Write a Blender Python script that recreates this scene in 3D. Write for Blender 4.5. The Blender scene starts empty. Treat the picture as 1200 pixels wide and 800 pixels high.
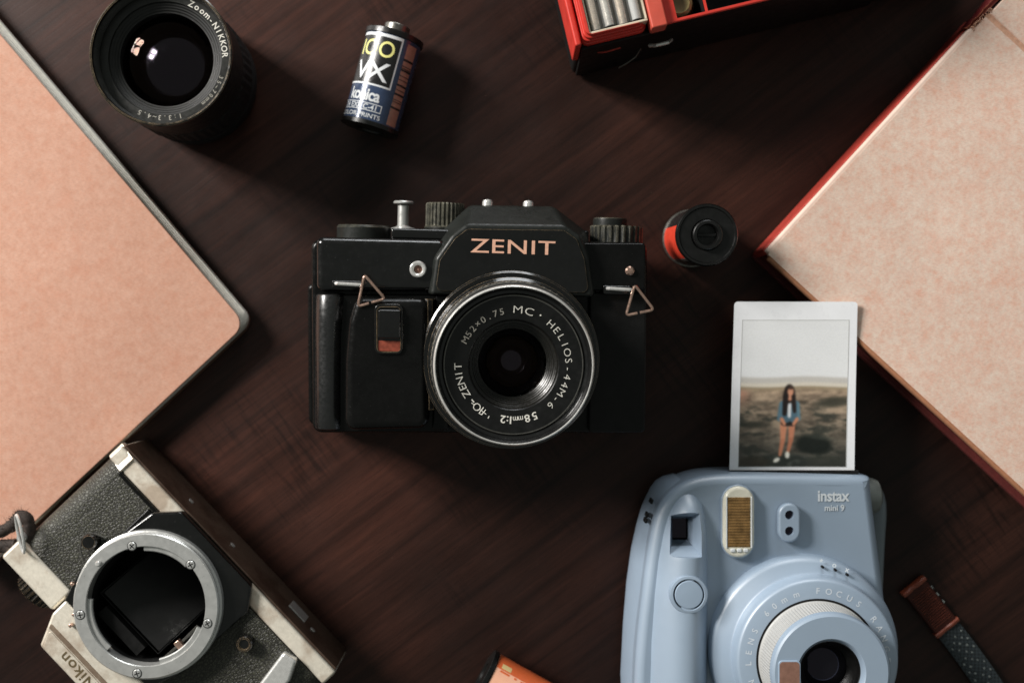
import bpy, bmesh, math, random
import numpy as np
from mathutils import Vector, Matrix
random.seed(7)
R = math.radians
PI = math.pi

# ------------------------------------------------------------------ camera, light, exposure
sc = bpy.context.scene
COL = sc.collection
MM = 0.001
D = 538.0            # camera height over the table, mm
F = 1400.0           # focal length in photo pixels (photo 1200 px wide)

cam_d = bpy.data.cameras.new('camera')
cam_d.sensor_width = 36.0
cam_d.lens = F / 1200.0 * 36.0
cam_d.clip_start = 0.01
cam_d.clip_end = 100
cam_d.dof.use_dof = True
cam_d.dof.focus_distance = (D - 66) * MM
cam_d.dof.aperture_fstop = 7.0
cam = bpy.data.objects.new('camera', cam_d)
COL.objects.link(cam)
cam.location = (0, 0, D * MM)
sc.camera = cam

w = bpy.data.worlds.new('World')
sc.world = w
w.use_nodes = True
bg = w.node_tree.nodes['Background']
bg.inputs[0].default_value = (0.93, 1.0, 0.93, 1)
bg.inputs[1].default_value = 0.165

# daylight through a window of four panes, up and to the left
WIN = Vector((-1.38, 0.82, 0.90))
wq = (-WIN).to_track_quat('-Z', 'Y')
for px_ in (-1, 1):
    for py_ in (-1, 1):
        ld = bpy.data.lights.new('window_light', 'AREA')
        ld.shape = 'RECTANGLE'
        ld.size = 0.21; ld.size_y = 0.265
        ld.energy = 14.4
        ld.color = (1.0, 0.965, 0.92)
        lo = bpy.data.objects.new('window_light', ld); COL.objects.link(lo)
        lo.location = WIN + wq @ Vector((px_ * 0.128, py_ * 0.160, 0))
        lo.rotation_euler = wq.to_euler()

# weaker daylight from a second window beyond the top of the table
ld = bpy.data.lights.new('far_window_light', 'AREA')
ld.shape = 'RECTANGLE'; ld.size = 0.8; ld.size_y = 0.55; ld.energy = 14.0; ld.color = (0.95, 0.98, 1.0)
lo = bpy.data.objects.new('far_window_light', ld); COL.objects.link(lo)
lo.location = (0.15, 1.74, 0.42)
lo.rotation_euler = (-lo.location).to_track_quat('-Z', 'Y').to_euler()

sc.view_settings.view_transform = 'Standard'
sc.view_settings.look = 'None'
sc.view_settings.exposure = 0.0
sc.view_settings.gamma = 1.0
sc.render.engine = 'CYCLES'
sc.cycles.max_bounces = 8
sc.cycles.use_denoising = True
sc.cycles.caustics_reflective = False
sc.cycles.caustics_refractive = False

# ------------------------------------------------------------------ materials
def lin(c):
    c = c / 255.0
    return c / 12.92 if c <= 0.04045 else ((c + 0.055) / 1.055) ** 2.4
def srgb(r, g, b, k=1.0):
    return (lin(r) * k, lin(g) * k, lin(b) * k)

class NT:
    def __init__(s, name):
        s.m = bpy.data.materials.new(name)
        s.m.use_nodes = True
        s.t = s.m.node_tree
        s.b = s.t.nodes['Principled BSDF']
        s._co = None
    def n(s, typ, **kw):
        nd = s.t.nodes.new('ShaderNode' + typ)
        for k, v in kw.items():
            setattr(nd, k, v)
        return nd
    def put(s, sock, v):
        if hasattr(v, 'links'):
            s.t.links.new(v, sock)
        elif isinstance(v, (tuple, list)) and len(v) == 3 and sock.type == 'RGBA':
            sock.default_value = (*v, 1)
        else:
            sock.default_value = v
    @property
    def co(s):            # object coordinates in mm
        if s._co is None:
            tc = s.n('TexCoord'); mp = s.n('Mapping')
            mp.inputs['Scale'].default_value = (1000, 1000, 1000)
            s.t.links.new(tc.outputs['Object'], mp.inputs['Vector'])
            s._co = mp.outputs[0]
        return s._co
    def map(s, rot=(0, 0, 0), scale=(1, 1, 1), loc=(0, 0, 0), src=None):
        mp = s.n('Mapping')
        mp.inputs['Rotation'].default_value = rot
        mp.inputs['Scale'].default_value = scale
        mp.inputs['Location'].default_value = loc
        s.t.links.new(src or s.co, mp.inputs['Vector'])
        return mp.outputs[0]
    def noise(s, scale, detail=4, rough=0.55, vec=None, dist=0.0):
        nd = s.n('TexNoise')
        nd.inputs['Scale'].default_value = scale
        nd.inputs['Detail'].default_value = detail
        nd.inputs['Roughness'].default_value = rough
        nd.inputs['Distortion'].default_value = dist
        s.t.links.new(vec or s.co, nd.inputs['Vector'])
        return nd.outputs['Fac']
    def ramp(s, fac, *stops, mode='LINEAR'):
        r = s.n('ValToRGB'); cr = r.color_ramp; cr.interpolation = mode
        while len(cr.elements) < len(stops): cr.elements.new(0.5)
        for e, (p, c) in zip(cr.elements, stops):
            e.position = p
            e.color = (c, c, c, 1) if not isinstance(c, (tuple, list)) else (*c, 1)
        s.t.links.new(fac, r.inputs[0])
        return r.outputs[0]
    def mix(s, f, a, b, mode='MIX'):
        m = s.n('Mix', data_type='RGBA', blend_type=mode)
        s.put(m.inputs[0], f); s.put(m.inputs[6], a); s.put(m.inputs[7], b)
        return m.outputs[2]
    def math(s, op, a, b=0.0, clamp=False):
        m = s.n('Math', operation=op, use_clamp=clamp)
        s.put(m.inputs[0], a); s.put(m.inputs[1], b)
        return m.outputs[0]
    def bump(s, h, strength=0.3, dist=0.1):
        b = s.n('Bump'); b.inputs['Strength'].default_value = strength
        b.inputs['Distance'].default_value = dist * MM
        s.t.links.new(h, b.inputs['Height'])
        s.t.links.new(b.outputs[0], s.b.inputs['Normal'])
    def set(s, **kw):
        for k, v in kw.items():
            s.put(s.b.inputs[k.replace('_', ' ')], v)
        return s
    def edge(s, rad=0.6, lo=0.02, hi=0.12):      # 1 where a real edge is near
        bv = s.n('Bevel', samples=6); bv.inputs['Radius'].default_value = rad * MM
        g = s.n('NewGeometry')
        d = s.n('VectorMath', operation='DOT_PRODUCT')
        s.t.links.new(bv.outputs[0], d.inputs[0]); s.t.links.new(g.outputs['Normal'], d.inputs[1])
        inv = s.math('SUBTRACT', 1.0, d.outputs['Value'])
        mr = s.n('MapRange'); mr.inputs[1].default_value = lo; mr.inputs[2].default_value = hi
        s.t.links.new(inv, mr.inputs[0])
        return mr.outputs[0]

def plain(name, col, rough=0.45, metal=0.0, spec=0.5, var=0.12, rv=0.12, sc_=0.15, bump=0.0, bs=1.5, **kw):
    """colour with slow blotches and smudged gloss"""
    q = NT(name)
    n1 = q.noise(sc_, 5, 0.6)
    dark = tuple(c * (1 - var) for c in col); light = tuple(min(1, c * (1 + var)) for c in col)
    q.set(Base_Color=q.ramp(n1, (0.3, dark), (0.7, light)))
    n2 = q.noise(sc_ * 2.3, 6, 0.65)
    q.set(Roughness=q.ramp(n2, (0.3, max(0.02, rough - rv)), (0.7, min(1, rough + rv))), Metallic=metal)
    q.b.inputs['Specular IOR Level'].default_value = spec
    if bump: q.bump(q.noise(bs, 3), bump, 0.15)
    for k, v in kw.items(): q.set(**{k: v})
    return q.m

def worn(name, col, wear, rough=0.25, amount=0.8, rad=0.5, scale=0.25, bump=0.0, grease=0.0, wmetal=0.4, spec=0.22, lo=0.03, hi=0.16):
    """painted plastic or metal rubbed through at its edges"""
    q = NT(name)
    e = q.edge(rad, lo, hi)
    nz = q.noise(scale, 6, 0.7)
    nzr = q.ramp(nz, (0.36, 0.10), (0.58, 1.0))
    f = q.math('MULTIPLY', q.math('MULTIPLY', e, nzr), amount, True)
    # fine scratches
    sv = q.map(rot=(0, 0, R(35)), scale=(0.35, 4.0, 1.0))
    scr = q.ramp(q.noise(1.2, 2, 0.5, sv), (0.70, 0.0), (0.78, 0.10))
    bl = q.ramp(q.noise(0.12, 5, 0.6), (0.3, tuple(c * 0.75 for c in col)), (0.75, tuple(c * 1.35 for c in col)))
    c = q.mix(scr, bl, tuple(min(1, x * 4 + 0.03) for x in col))
    c = q.mix(f, c, wear)
    dst = q.ramp(q.noise(2.0, 2, 0.5, q.map(loc=(13, 5, 2))), (0.735, 0.0), (0.775, 0.16))
    c = q.mix(dst, c, (0.45, 0.43, 0.40))
    q.set(Base_Color=c, Metallic=q.math('MULTIPLY', f, wmetal))
    rr = q.ramp(q.noise(0.5, 6, 0.7), (0.3, max(0.05, rough - 0.08)), (0.75, rough + 0.2))
    q.set(Roughness=q.mix(f, rr, (0.5, 0.5, 0.5)))
    q.b.inputs['Specular IOR Level'].default_value = spec
    if bump: q.bump(q.noise(2.5, 3), bump, 0.12)
    return q.m

GLOW_LOC = (-150, 100, 30)  # offset puts a brighter wood patch, painted light glow, at the lower left
def mat_table():
    q = NT('dark_wood')
    a = R(-37)
    v = q.map(rot=(0, 0, a), src=q.co)                       # x now runs along the grain
    warp = q.noise(0.008, 2, 0.5, q.map(scale=(0.6, 1, 1), loc=GLOW_LOC, src=v))
    vs = q.map(scale=(0.012, 0.24, 0.24), src=v)
    g1 = q.noise(1.0, 7, 0.68, vs, 0.6)                      # broad grain
    vf = q.map(scale=(0.03, 1.1, 1.1), src=v)
    g2 = q.noise(1.0, 4, 0.7, vf, 0.3)                       # fine pores
    wv = q.n('TexWave', wave_type='BANDS', bands_direction='Y')
    wv.inputs['Scale'].default_value = 0.018
    wv.inputs['Distortion'].default_value = 14.0
    wv.inputs['Detail'].default_value = 3.0
    wv.inputs['Detail Scale'].default_value = 0.18
    q.t.links.new(q.map(scale=(0.10, 1, 1), src=v), wv.inputs['Vector'])
    fig = q.ramp(wv.outputs['Fac'], (0.0, 0.35), (0.14, 0.9), (1.0, 1.0))
    # ray fleck: short dashes across the grain, only in some patches
    vr = q.map(scale=(0.42, 0.035, 0.1), src=v)
    ray = q.ramp(q.noise(1.0, 3, 0.6, vr), (0.36, 0.35), (0.52, 1.0))
    patch = q.ramp(q.noise(0.014, 2, 0.5, q.map(loc=(40, 10, 0), src=v)), (0.52, 0.0), (0.64, 0.8))
    base = q.ramp(g1, (0.25, (0.0155, 0.0066, 0.0048)), (0.5, (0.025, 0.0100, 0.0070)), (0.76, (0.039, 0.0152, 0.0104)))
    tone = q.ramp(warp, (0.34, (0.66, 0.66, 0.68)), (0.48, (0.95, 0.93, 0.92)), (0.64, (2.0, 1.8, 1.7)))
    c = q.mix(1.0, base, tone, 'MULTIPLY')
    c = q.mix(0.5, c, fig, 'MULTIPLY')
    fine = q.ramp(g2, (0.32, 0.45), (0.52, 1.0))
    c = q.mix(0.5, c, fine, 'MULTIPLY')
    vp = q.map(scale=(0.10, 2.6, 2.6), src=v)
    pore = q.ramp(q.noise(1.0, 3, 0.6, vp), (0.34, 0.35), (0.42, 1.0))
    c = q.mix(0.6, c, pore, 'MULTIPLY')
    rc = q.mix(1.0, c, ray, 'MULTIPLY')
    c = q.mix(patch, c, rc)
    dust = q.ramp(q.noise(0.9, 2, 0.5), (0.765, 0.0), (0.80, 0.22))
    c = q.mix(dust, c, srgb(150, 135, 120))
    q.set(Base_Color=c)
    q.set(Roughness=q.ramp(q.noise(0.03, 6, 0.7), (0.3, 0.36), (0.7, 0.48)))
    q.b.inputs['Specular IOR Level'].default_value = 0.26
    h = q.mix(0.5, fine, g1)
    q.bump(h, 0.35, 0.12)
    return q.m

def mat_kraft(name, base, dark, light, blotch):
    q = NT(name)
    n1 = q.noise(0.30, 7, 0.72)
    n2 = q.noise(1.1, 5, 0.75, q.map(loc=(31, 7, 3)))
    c = q.ramp(n1, (0.32, dark), (0.5, base), (0.70, light))
    sp = q.ramp(n2, (0.52, 0.0), (0.70, 0.5))
    c = q.mix(sp, c, blotch)
    n3 = q.noise(0.10, 6, 0.68, q.map(loc=(71, 17, 9)))
    c = q.mix(q.ramp(n3, (0.50, 0.0), (0.70, 0.38)), c, blotch)
    v2 = q.map(rot=(0, 0, R(25)), scale=(0.6, 3.5, 1))
    fib = q.ramp(q.noise(1.0, 3, 0.6, v2), (0.30, 0.82), (0.5, 1.0), (0.72, 1.06))
    c = q.mix(1.0, c, fib, 'MULTIPLY')
    scf = q.ramp(q.noise(0.020, 6, 0.7, q.map(loc=(9, 4, 1))), (0.35, 0.93), (0.6, 1.0), (0.75, 1.05))
    c = q.mix(1.0, c, scf, 'MULTIPLY')
    vl = q.map(rot=(0, 0, R(-58)), scale=(0.10, 3.0, 1), loc=(5, 3, 0))
    lng = q.ramp(q.noise(1.0, 2, 0.5, vl, 0.6), (0.70, 0.0), (0.76, 0.22))
    c = q.mix(lng, c, tuple(x * 0.7 for x in dark))
    fl = q.ramp(q.noise(1.7, 1, 0.4, q.map(loc=(3, 90, 5))), (0.70, 0.0), (0.76, 0.30))
    c = q.mix(fl, c, tuple(x * 0.55 for x in dark))
    q.set(Base_Color=c, Roughness=0.82)
    q.b.inputs['Specular IOR Level'].default_value = 0.25
    q.bump(q.noise(2.2, 4, 0.7), 0.25, 0.12)
    return q.m

def mat_leather():
    q = NT('black_leatherette')
    vo = q.n('TexVoronoi', feature='DISTANCE_TO_EDGE'); vo.inputs['Scale'].default_value = 0.8
    wob = q.n('TexNoise'); wob.inputs['Scale'].default_value = 0.7
    q.t.links.new(q.co, wob.inputs['Vector'])
    add = q.n('VectorMath', operation='MULTIPLY_ADD')
    q.t.links.new(wob.outputs['Color'], add.inputs[0]); add.inputs[1].default_value = (0.9, 0.9, 0.9)
    q.t.links.new(q.co, add.inputs[2])
    q.t.links.new(add.outputs[0], vo.inputs['Vector'])
    h = q.ramp(vo.outputs['Distance'], (0.0, 0.0), (0.25, 1.0), mode='EASE')
    n = q.noise(0.25, 5)
    q.set(Base_Color=q.mix(h, srgb(32, 30, 25), q.ramp(n, (0.3, srgb(54, 54, 44)), (0.7, srgb(70, 70, 57)))))
    q.set(Roughness=q.ramp(n, (0.3, 0.46), (0.7, 0.6)))
    q.bump(h, 0.6, 0.35)
    return q.m

def mat_silver(name, col, brown, amount=0.5, rough=0.42, metal=0.55):
    q = NT(name)
    t = q.noise(0.055, 5, 0.62)
    f = q.ramp(t, (0.46, 0.0), (0.62, amount))
    grime = q.ramp(q.noise(0.9, 4, 0.7), (0.66, 0.0), (0.76, 0.3))
    c = q.mix(f, q.ramp(q.noise(0.4, 5, 0.7), (0.3, tuple(x * 0.86 for x in col)), (0.7, col)), brown)
    c = q.mix(grime, c, tuple(x * 0.45 for x in brown))
    e = q.math('MULTIPLY', q.edge(0.5, 0.03, 0.2), q.ramp(q.noise(0.5, 5), (0.45, 0.0), (0.6, 0.5)))
    c = q.mix(e, c, srgb(165, 120, 75))
    q.set(Base_Color=c, Metallic=metal, Roughness=q.ramp(q.noise(0.6, 6, 0.7), (0.3, rough - 0.1), (0.7, rough + 0.15)))
    q.bump(q.noise(1.8, 4, 0.7), 0.12, 0.1)
    return q.m

def mat_webbing():
    q = NT('patterned_webbing')
    v = q.map(rot=(0, 0, R(45)), scale=(0.9, 0.9, 0.9))
    ck = q.n('TexChecker'); ck.inputs['Scale'].default_value = 1.0
    q.t.links.new(v, ck.inputs[0])
    c = q.mix(ck.outputs['Fac'], srgb(28, 34, 37), srgb(54, 62, 66))
    c = q.mix(q.ramp(q.noise(1.5, 4), (0.4, 0.0), (0.7, 0.6)), c, srgb(46, 56, 60))
    q.set(Base_Color=c, Roughness=0.8)
    q.bump(ck.outputs['Fac'], 0.6, 0.25)
    return q.m

M = {}
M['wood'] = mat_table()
M['kraft'] = mat_kraft('peach_kraft_card', srgb(199, 154, 133), srgb(192, 143, 121), srgb(205, 163, 143), srgb(197, 136, 110))
M['kraft_pale'] = mat_kraft('pale_kraft_card', srgb(224, 197, 180), srgb(221, 178, 157), srgb(228, 210, 195), srgb(222, 158, 133))
M['pages'] = plain('page_edges', srgb(238, 234, 224), 0.8, var=0.1, sc_=0.6)
M['brown_card'] = plain('brown_card', srgb(92, 62, 46), 0.7, var=0.2)
M['card_edge'] = plain('pale_card_edge', srgb(228, 200, 184), 0.7, var=0.08)
M['red_cloth'] = plain('red_book_cloth', srgb(168, 56, 44), 0.6, var=0.2, sc_=0.3, bump=0.4)
M['maroon_cloth'] = worn('worn_maroon_cloth', srgb(92, 26, 26), srgb(196, 120, 84), 0.6, 0.9, 1.2, 0.5, bump=0.5, wmetal=0)
M['shaded_edge'] = plain('shaded_board_edge', srgb(170, 116, 84), 0.8, var=0.15, sc_=0.4)  # board edge on the unlit side, its shade put into the tan
M['shaded_red'] = plain('shaded_red_sides', srgb(92, 32, 28), 0.7, var=0.2, sc_=0.3)  # red of the book's sides with their shade painted in
M['groove'] = plain('worn_hinge_groove', srgb(206, 160, 134), 0.8, var=0.25, sc_=0.4)
M['black_gloss'] = worn('black_gloss_paint', (0.0045, 0.0045, 0.0043), srgb(186, 160, 124), 0.12, 0.9, 0.5, 0.3, spec=0.6)
M['black_worn'] = worn('black_satin_paint', (0.0045, 0.0045, 0.0043), srgb(150, 128, 98), 0.2, 0.85, 0.5, 0.3, bump=0.04)
M['black_grey'] = worn('worn_grey_black_paint', (0.013, 0.0145, 0.013), srgb(128, 124, 108), 0.34, 1.0, 0.9, 0.3, bump=0.06, lo=0.01, hi=0.1)
M['black_matte'] = plain('black_matte_plastic', (0.004, 0.004, 0.0038), 0.5, spec=0.25, var=0.3, bump=0.15, bs=2.5)
M['black_grip'] = worn('black_grip_plastic', (0.0045, 0.0045, 0.0043), srgb(186, 160, 124), 0.15, 0.9, 0.5, 0.3, spec=0.6)
M['black_ring'] = plain('black_anodised_ring', (0.0045, 0.0045, 0.0043), 0.34, var=0.3, spec=0.45)
M['black_soft'] = plain('black_rubber', (0.0045, 0.0045, 0.0043), 0.55, var=0.3, spec=0.3)
M['black_void'] = plain('flocked_black', (0.006, 0.006, 0.006), 0.75, var=0.4, spec=0.25)
M['chrome'] = plain('bright_chrome', (0.78, 0.77, 0.74), 0.24, 0.6, var=0.1, rv=0.08, sc_=0.6)
M['steel'] = plain('brushed_steel', (0.58, 0.58, 0.56), 0.34, 0.65, var=0.08, rv=0.08, sc_=0.2)
M['grey_metal'] = worn('worn_grey_knurl', (0.03, 0.03, 0.028), srgb(205, 196, 178), 0.35, 0.9, 0.5, 0.3, wmetal=0.8)
M['dark_metal'] = plain('dark_bare_metal', (0.16, 0.155, 0.14), 0.35, 0.8, var=0.25, sc_=0.5)
M['copper_wire'] = plain('tarnished_copper_wire', srgb(214, 178, 160), 0.24, 0.9, var=0.28, sc_=0.25)
M['logo_tan'] = plain('tan_inlay', srgb(222, 172, 146), 0.55, 0.0, var=0.12, sc_=0.7)
M['white_ink'] = plain('white_engraving', srgb(225, 222, 212), 0.6, var=0.1, sc_=1.0)
M['grey_ink'] = plain('faded_engraving', srgb(160, 156, 146), 0.6, var=0.25, sc_=0.8)
M['red_window'] = plain('copper_red_window', srgb(150, 74, 56), 0.4, 0.2, var=0.3, sc_=0.6)
M['silver'] = mat_silver('satin_silver', srgb(238, 230, 214), srgb(158, 130, 104), 0.6, 0.4, 0.35)
M['silver_step'] = mat_silver('dull_silver_step', srgb(150, 132, 114), srgb(104, 82, 64), 0.8, 0.45, 0.4)
M['silver_under'] = mat_silver('shaded_tarnished_silver', srgb(92, 74, 62), srgb(64, 46, 36), 0.8, 0.4, 0.4)  # unlit underside: shade and the table's brown reflection painted in, plus tarnish patches
M['leather'] = mat_leather()
M['engrave'] = plain('dark_engraving', srgb(92, 78, 50), 0.6, var=0.4, sc_=1.2)
M['blue'] = plain('pale_blue_plastic', srgb(143, 160, 178), 0.44, spec=1.0, var=0.03, rv=0.05, sc_=0.05, bump=0.03, bs=4.0, Coat_Weight=0.8, Coat_Roughness=0.45)
M['blue_button'] = plain('pale_blue_button', srgb(145, 162, 180), 0.42, var=0.03, sc_=0.1)
M['ivory'] = plain('ivory_plastic', srgb(172, 172, 170), 0.5, var=0.05)
M['cream'] = plain('cream_flash_plastic', srgb(236, 232, 214), 0.16, var=0.07, sc_=0.4, Transmission_Weight=0.15)
M['bronze'] = plain('bronze_reflector', srgb(150, 116, 72), 0.26, 0.35, var=0.42, rv=0.15, sc_=0.28)
M['faint_print'] = plain('faint_lettering', srgb(198, 206, 214), 0.5, var=0.03)
M['white_print'] = plain('white_lettering', srgb(222, 228, 232), 0.5, var=0.03)
M['mirror'] = plain('tinted_mirror', srgb(158, 118, 102), 0.12, 0.35, var=0.25, sc_=0.25)
M['photo_white'] = plain('photo_paper_white', srgb(240, 241, 244), 0.32, var=0.03, sc_=0.1)
M['can_blue'] = plain('slate_blue_label', srgb(58, 72, 98), 0.2, 0.1, var=0.12, sc_=0.4)
M['label_black'] = plain('black_label_print', (0.012, 0.012, 0.012), 0.28, var=0.2)
M['label_white'] = plain('white_label_print', srgb(215, 218, 220), 0.32, var=0.05)
M['label_yellow'] = plain('yellow_label_print', srgb(228, 224, 140), 0.32, var=0.05)
M['label_copper'] = plain('copper_label_strip', srgb(172, 132, 116), 0.4, 0.2, var=0.12, sc_=0.5)
M['label_red'] = plain('red_can_label', srgb(218, 66, 44), 0.4, var=0.1, sc_=0.3)
M['label_orange'] = plain('orange_can_label', srgb(255, 190, 158), 0.36, var=0.05, sc_=0.3)
M['label_dkorange'] = plain('deep_orange_label', srgb(226, 108, 60), 0.36, var=0.06, sc_=0.3)
M['label_cream'] = plain('cream_label_patch', srgb(225, 200, 140), 0.4)
M['red_plastic'] = plain('red_plastic', srgb(200, 56, 45), 0.42, var=0.1, sc_=0.12, bump=0.08)
M['brown_leather'] = worn('red_brown_leather', srgb(62, 29, 22), srgb(136, 66, 44), 0.5, 0.8, 0.7, 0.6, bump=0.5, wmetal=0)
M['copper_leather'] = plain('copper_leather', srgb(138, 66, 44), 0.45, var=0.25, sc_=0.6)
M['webbing'] = mat_webbing()
M['white_thread'] = plain('white_thread', srgb(128, 134, 132), 0.8, var=0.2, sc_=1.0)
M['cord'] = plain('dark_brown_cord', srgb(44, 34, 28), 0.8, var=0.5, sc_=0.6, bump=0.8)
M['tube_fill_a'] = plain('taupe_filling', srgb(176, 160, 140), 0.3, 0.3, var=0.4, sc_=0.35)
M['tube_fill_b'] = plain('silver_filling', srgb(206, 200, 190), 0.25, 0.5, var=0.3, sc_=0.35)
M['amber_glass'] = plain('smoky_amber_glass', srgb(150, 136, 96), 0.1, var=0.3, sc_=0.12, Transmission_Weight=0.35)

def mat_glass(name, tint, rough=0.02, coat=0.0, ior=1.5):
    q = NT(name)
    q.set(Base_Color=tint, Roughness=rough, Transmission_Weight=1.0, IOR=ior)
    return q.m
q = NT('clear_glass'); q.set(Base_Color=(0.85, 0.87, 0.85), Roughness=0.04, Alpha=0.09); q.b.inputs['Specular IOR Level'].default_value = 1.0
M['glass'] = q.m
M['coated_glass'] = mat_glass('coated_front_glass', (0.97, 0.96, 0.93), 0.03, ior=1.22)
M['coated_glass'].node_tree.nodes['Principled BSDF'].inputs['Specular Tint'].default_value = (1.0, 0.62, 0.48, 1)
def mat_dark_glass():
    q = NT('coated_dark_glass')
    sp = q.ramp(q.noise(1.6, 2, 0.5), (0.74, 0.0), (0.79, 0.5))
    q.set(Base_Color=q.mix(sp, (0.006, 0.006, 0.007), (0.25, 0.25, 0.23)), Roughness=q.ramp(q.noise(0.2, 5), (0.3, 0.04), (0.75, 0.14)))
    q.b.inputs['Coat Weight'].default_value = 0.12
    q.b.inputs['Coat Tint'].default_value = (0.9, 0.8, 1.0, 1)
    q.b.inputs['Specular Tint'].default_value = (0.85, 0.75, 1.0, 1)
    q.b.inputs['Coat Roughness'].default_value = 0.03
    return q.m
M['lens_glass'] = mat_dark_glass()

# ------------------------------------------------------------------ mesh helpers (all in mm)
class MB:
    def __init__(s):
        s.bm = bmesh.new(); s.X = Matrix.Identity(4)
    def v(s, x, y, z):
        return s.bm.verts.new(s.X @ Vector((x, y, z)))
    def f(s, vs):
        try: return s.bm.faces.new(vs)
        except ValueError: return None
    def box(s, x0, y0, z0, x1, y1, z1, bev=0.0, seg=3, rot=0.0):
        cx, cy = (x0 + x1) / 2, (y0 + y1) / 2
        t = bmesh.new()
        bmesh.ops.create_cube(t, size=1.0)
        bmesh.ops.scale(t, vec=(abs(x1 - x0), abs(y1 - y0), abs(z1 - z0)), verts=t.verts)
        if bev:
            bmesh.ops.bevel(t, geom=t.edges[:], offset=bev, offset_type='OFFSET', segments=seg, profile=0.5, affect='EDGES', clamp_overlap=True)
        X = s.X @ Matrix.Translation((cx, cy, (z0 + z1) / 2)) @ Matrix.Rotation(rot, 4, 'Z')
        s._merge(t, X)
        return s
    def _merge(s, t, X):
        mp = {}
        for v in t.verts: mp[v] = s.bm.verts.new(X @ v.co)
        for f in t.faces: s.f([mp[v] for v in f.verts])
        t.free()
    def rings(s, loops, cap0=True, cap1=True, closed=True):
        vs = [[s.v(*p) for p in lp] for lp in loops]
        n = len(vs[0])
        for a, b in zip(vs, vs[1:]):
            for i in range(n if closed else n - 1):
                j = (i + 1) % n
                s.f([a[i], a[j], b[j], b[i]])
        if cap0: s.f(list(reversed(vs[0])))
        if cap1: s.f(vs[-1])
        return s
    def rprism(s, pts, z0, z1, r=0.0, seg=5, r0=0.0):
        loops = []
        if r0:
            for k in range(seg):
                a = PI / 2 * k / seg
                ins = r0 * (1 - math.sin(a)); loops.append([(x, y, z0 + r0 * (1 - math.cos(a))) for x, y in inset(pts, ins)])
            loops.append([(x, y, z0 + r0) for x, y in pts])
        else:
            loops.append([(x, y, z0) for x, y in pts])
        if r:
            for k in range(0, seg + 1):
                a = PI / 2 * k / seg
                ins = r * (1 - math.cos(a)); loops.append([(x, y, z1 - r + r * math.sin(a)) for x, y in inset(pts, ins)])
        else:
            loops.append([(x, y, z1) for x, y in pts])
        return s.rings(loops)
    def lathe(s, prof, n=72, c=(0, 0), knurl=None):
        """prof [(r, z)...]; r 0 at either end closes it; knurl = set of profile indices with ridges (depth)"""
        loops = []
        for k, (r, z) in enumerate(prof):
            if r <= 1e-6: loops.append(z); continue
            lp = []
            for i in range(n):
                rr = r - (knurl[k] if knurl and k in knurl and i % 4 in (0, 1) else 0)
                a = 2 * PI * i / n
                lp.append((c[0] + rr * math.cos(a), c[1] + rr * math.sin(a), z))
            loops.append(lp)
        prev = None
        for lp in loops:
            if isinstance(lp, (int, float)):
                cur = s.v(c[0], c[1], lp)
            else:
                cur = [s.v(*p) for p in lp]
            if prev is not None:
                if isinstance(cur, list) and isinstance(prev, list):
                    for i in range(n): s.f([prev[i], prev[(i + 1) % n], cur[(i + 1) % n], cur[i]])
                elif isinstance(cur, list):
                    for i in range(n): s.f([prev, cur[(i + 1) % n], cur[i]])
                elif isinstance(prev, list):
                    for i in range(n): s.f([prev[i], prev[(i + 1) % n], cur])
            prev = cur
        return s
    def tube(s, path, r, n=8, closed=False):
        P = [Vector(p) for p in path]; m = len(P); loops = []
        up = Vector((0, 0, 1))
        for i, p in enumerate(P):
            a = P[(i - 1) % m] if (closed or i > 0) else p
            b = P[(i + 1) % m] if (closed or i < m - 1) else p
            t = (b - a).normalized()
            u = t.cross(up)
            if u.length < 1e-3: u = t.cross(Vector((0, 1, 0)))
            u.normalize(); w_ = u.cross(t)
            rr = r[i] if isinstance(r, (list, tuple)) else r
            loops.append([tuple(p + (u * math.cos(2 * PI * k / n) + w_ * math.sin(2 * PI * k / n)) * rr) for k in range(n)])
        if closed:
            return s.rings(loops + [loops[0]], False, False)
        return s.rings(loops)
    def build(s, name, mat, parent=None, angle=32, wn=None):
        if wn is None: wn = angle < 40
        bmesh.ops.remove_doubles(s.bm, verts=s.bm.verts, dist=1e-5)
        bmesh.ops.recalc_face_normals(s.bm, faces=s.bm.faces[:])
        bmesh.ops.scale(s.bm, vec=(MM, MM, MM), verts=s.bm.verts)
        me = bpy.data.meshes.new(name); s.bm.to_mesh(me); s.bm.free()
        return finish(name, me, mat, parent, angle, wn)

def finish(name, me, mat, parent, angle=32, wn=False):
    if mat is not None: me.materials.append(mat)
    for p in me.polygons: p.use_smooth = True
    me.set_sharp_from_angle(angle=R(angle))
    o = bpy.data.objects.new(name, me); COL.objects.link(o)
    if parent is not None: o.parent = parent.o if isinstance(parent, Thing) else parent
    if wn:
        md = o.modifiers.new('wn', 'WEIGHTED_NORMAL'); md.keep_sharp = True
    return o

def inset(pts, d):
    if d == 0: return list(pts)
    n = len(pts); out = []
    for i in range(n):
        x0, y0 = pts[i - 1]; x1, y1 = pts[i]; x2, y2 = pts[(i + 1) % n]
        a = Vector((x1 - x0, y1 - y0)); b = Vector((x2 - x1, y2 - y1))
        if a.length < 1e-9: a = b.copy()
        if b.length < 1e-9: b = a.copy()
        a.normalize(); b.normalize()
        na = Vector((-a.y, a.x)); nb = Vector((-b.y, b.x))
        m = na + nb
        if m.length < 1e-6: m = na
        m.normalize(); c = max(0.4, m.dot(na))
        out.append((x1 + m.x * d / c, y1 + m.y * d / c))
    return out

def ccw(pts):
    a = sum(pts[i - 1][0] * pts[i][1] - pts[i][0] * pts[i - 1][1] for i in range(len(pts)))
    return list(pts) if a > 0 else list(reversed(pts))

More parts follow.
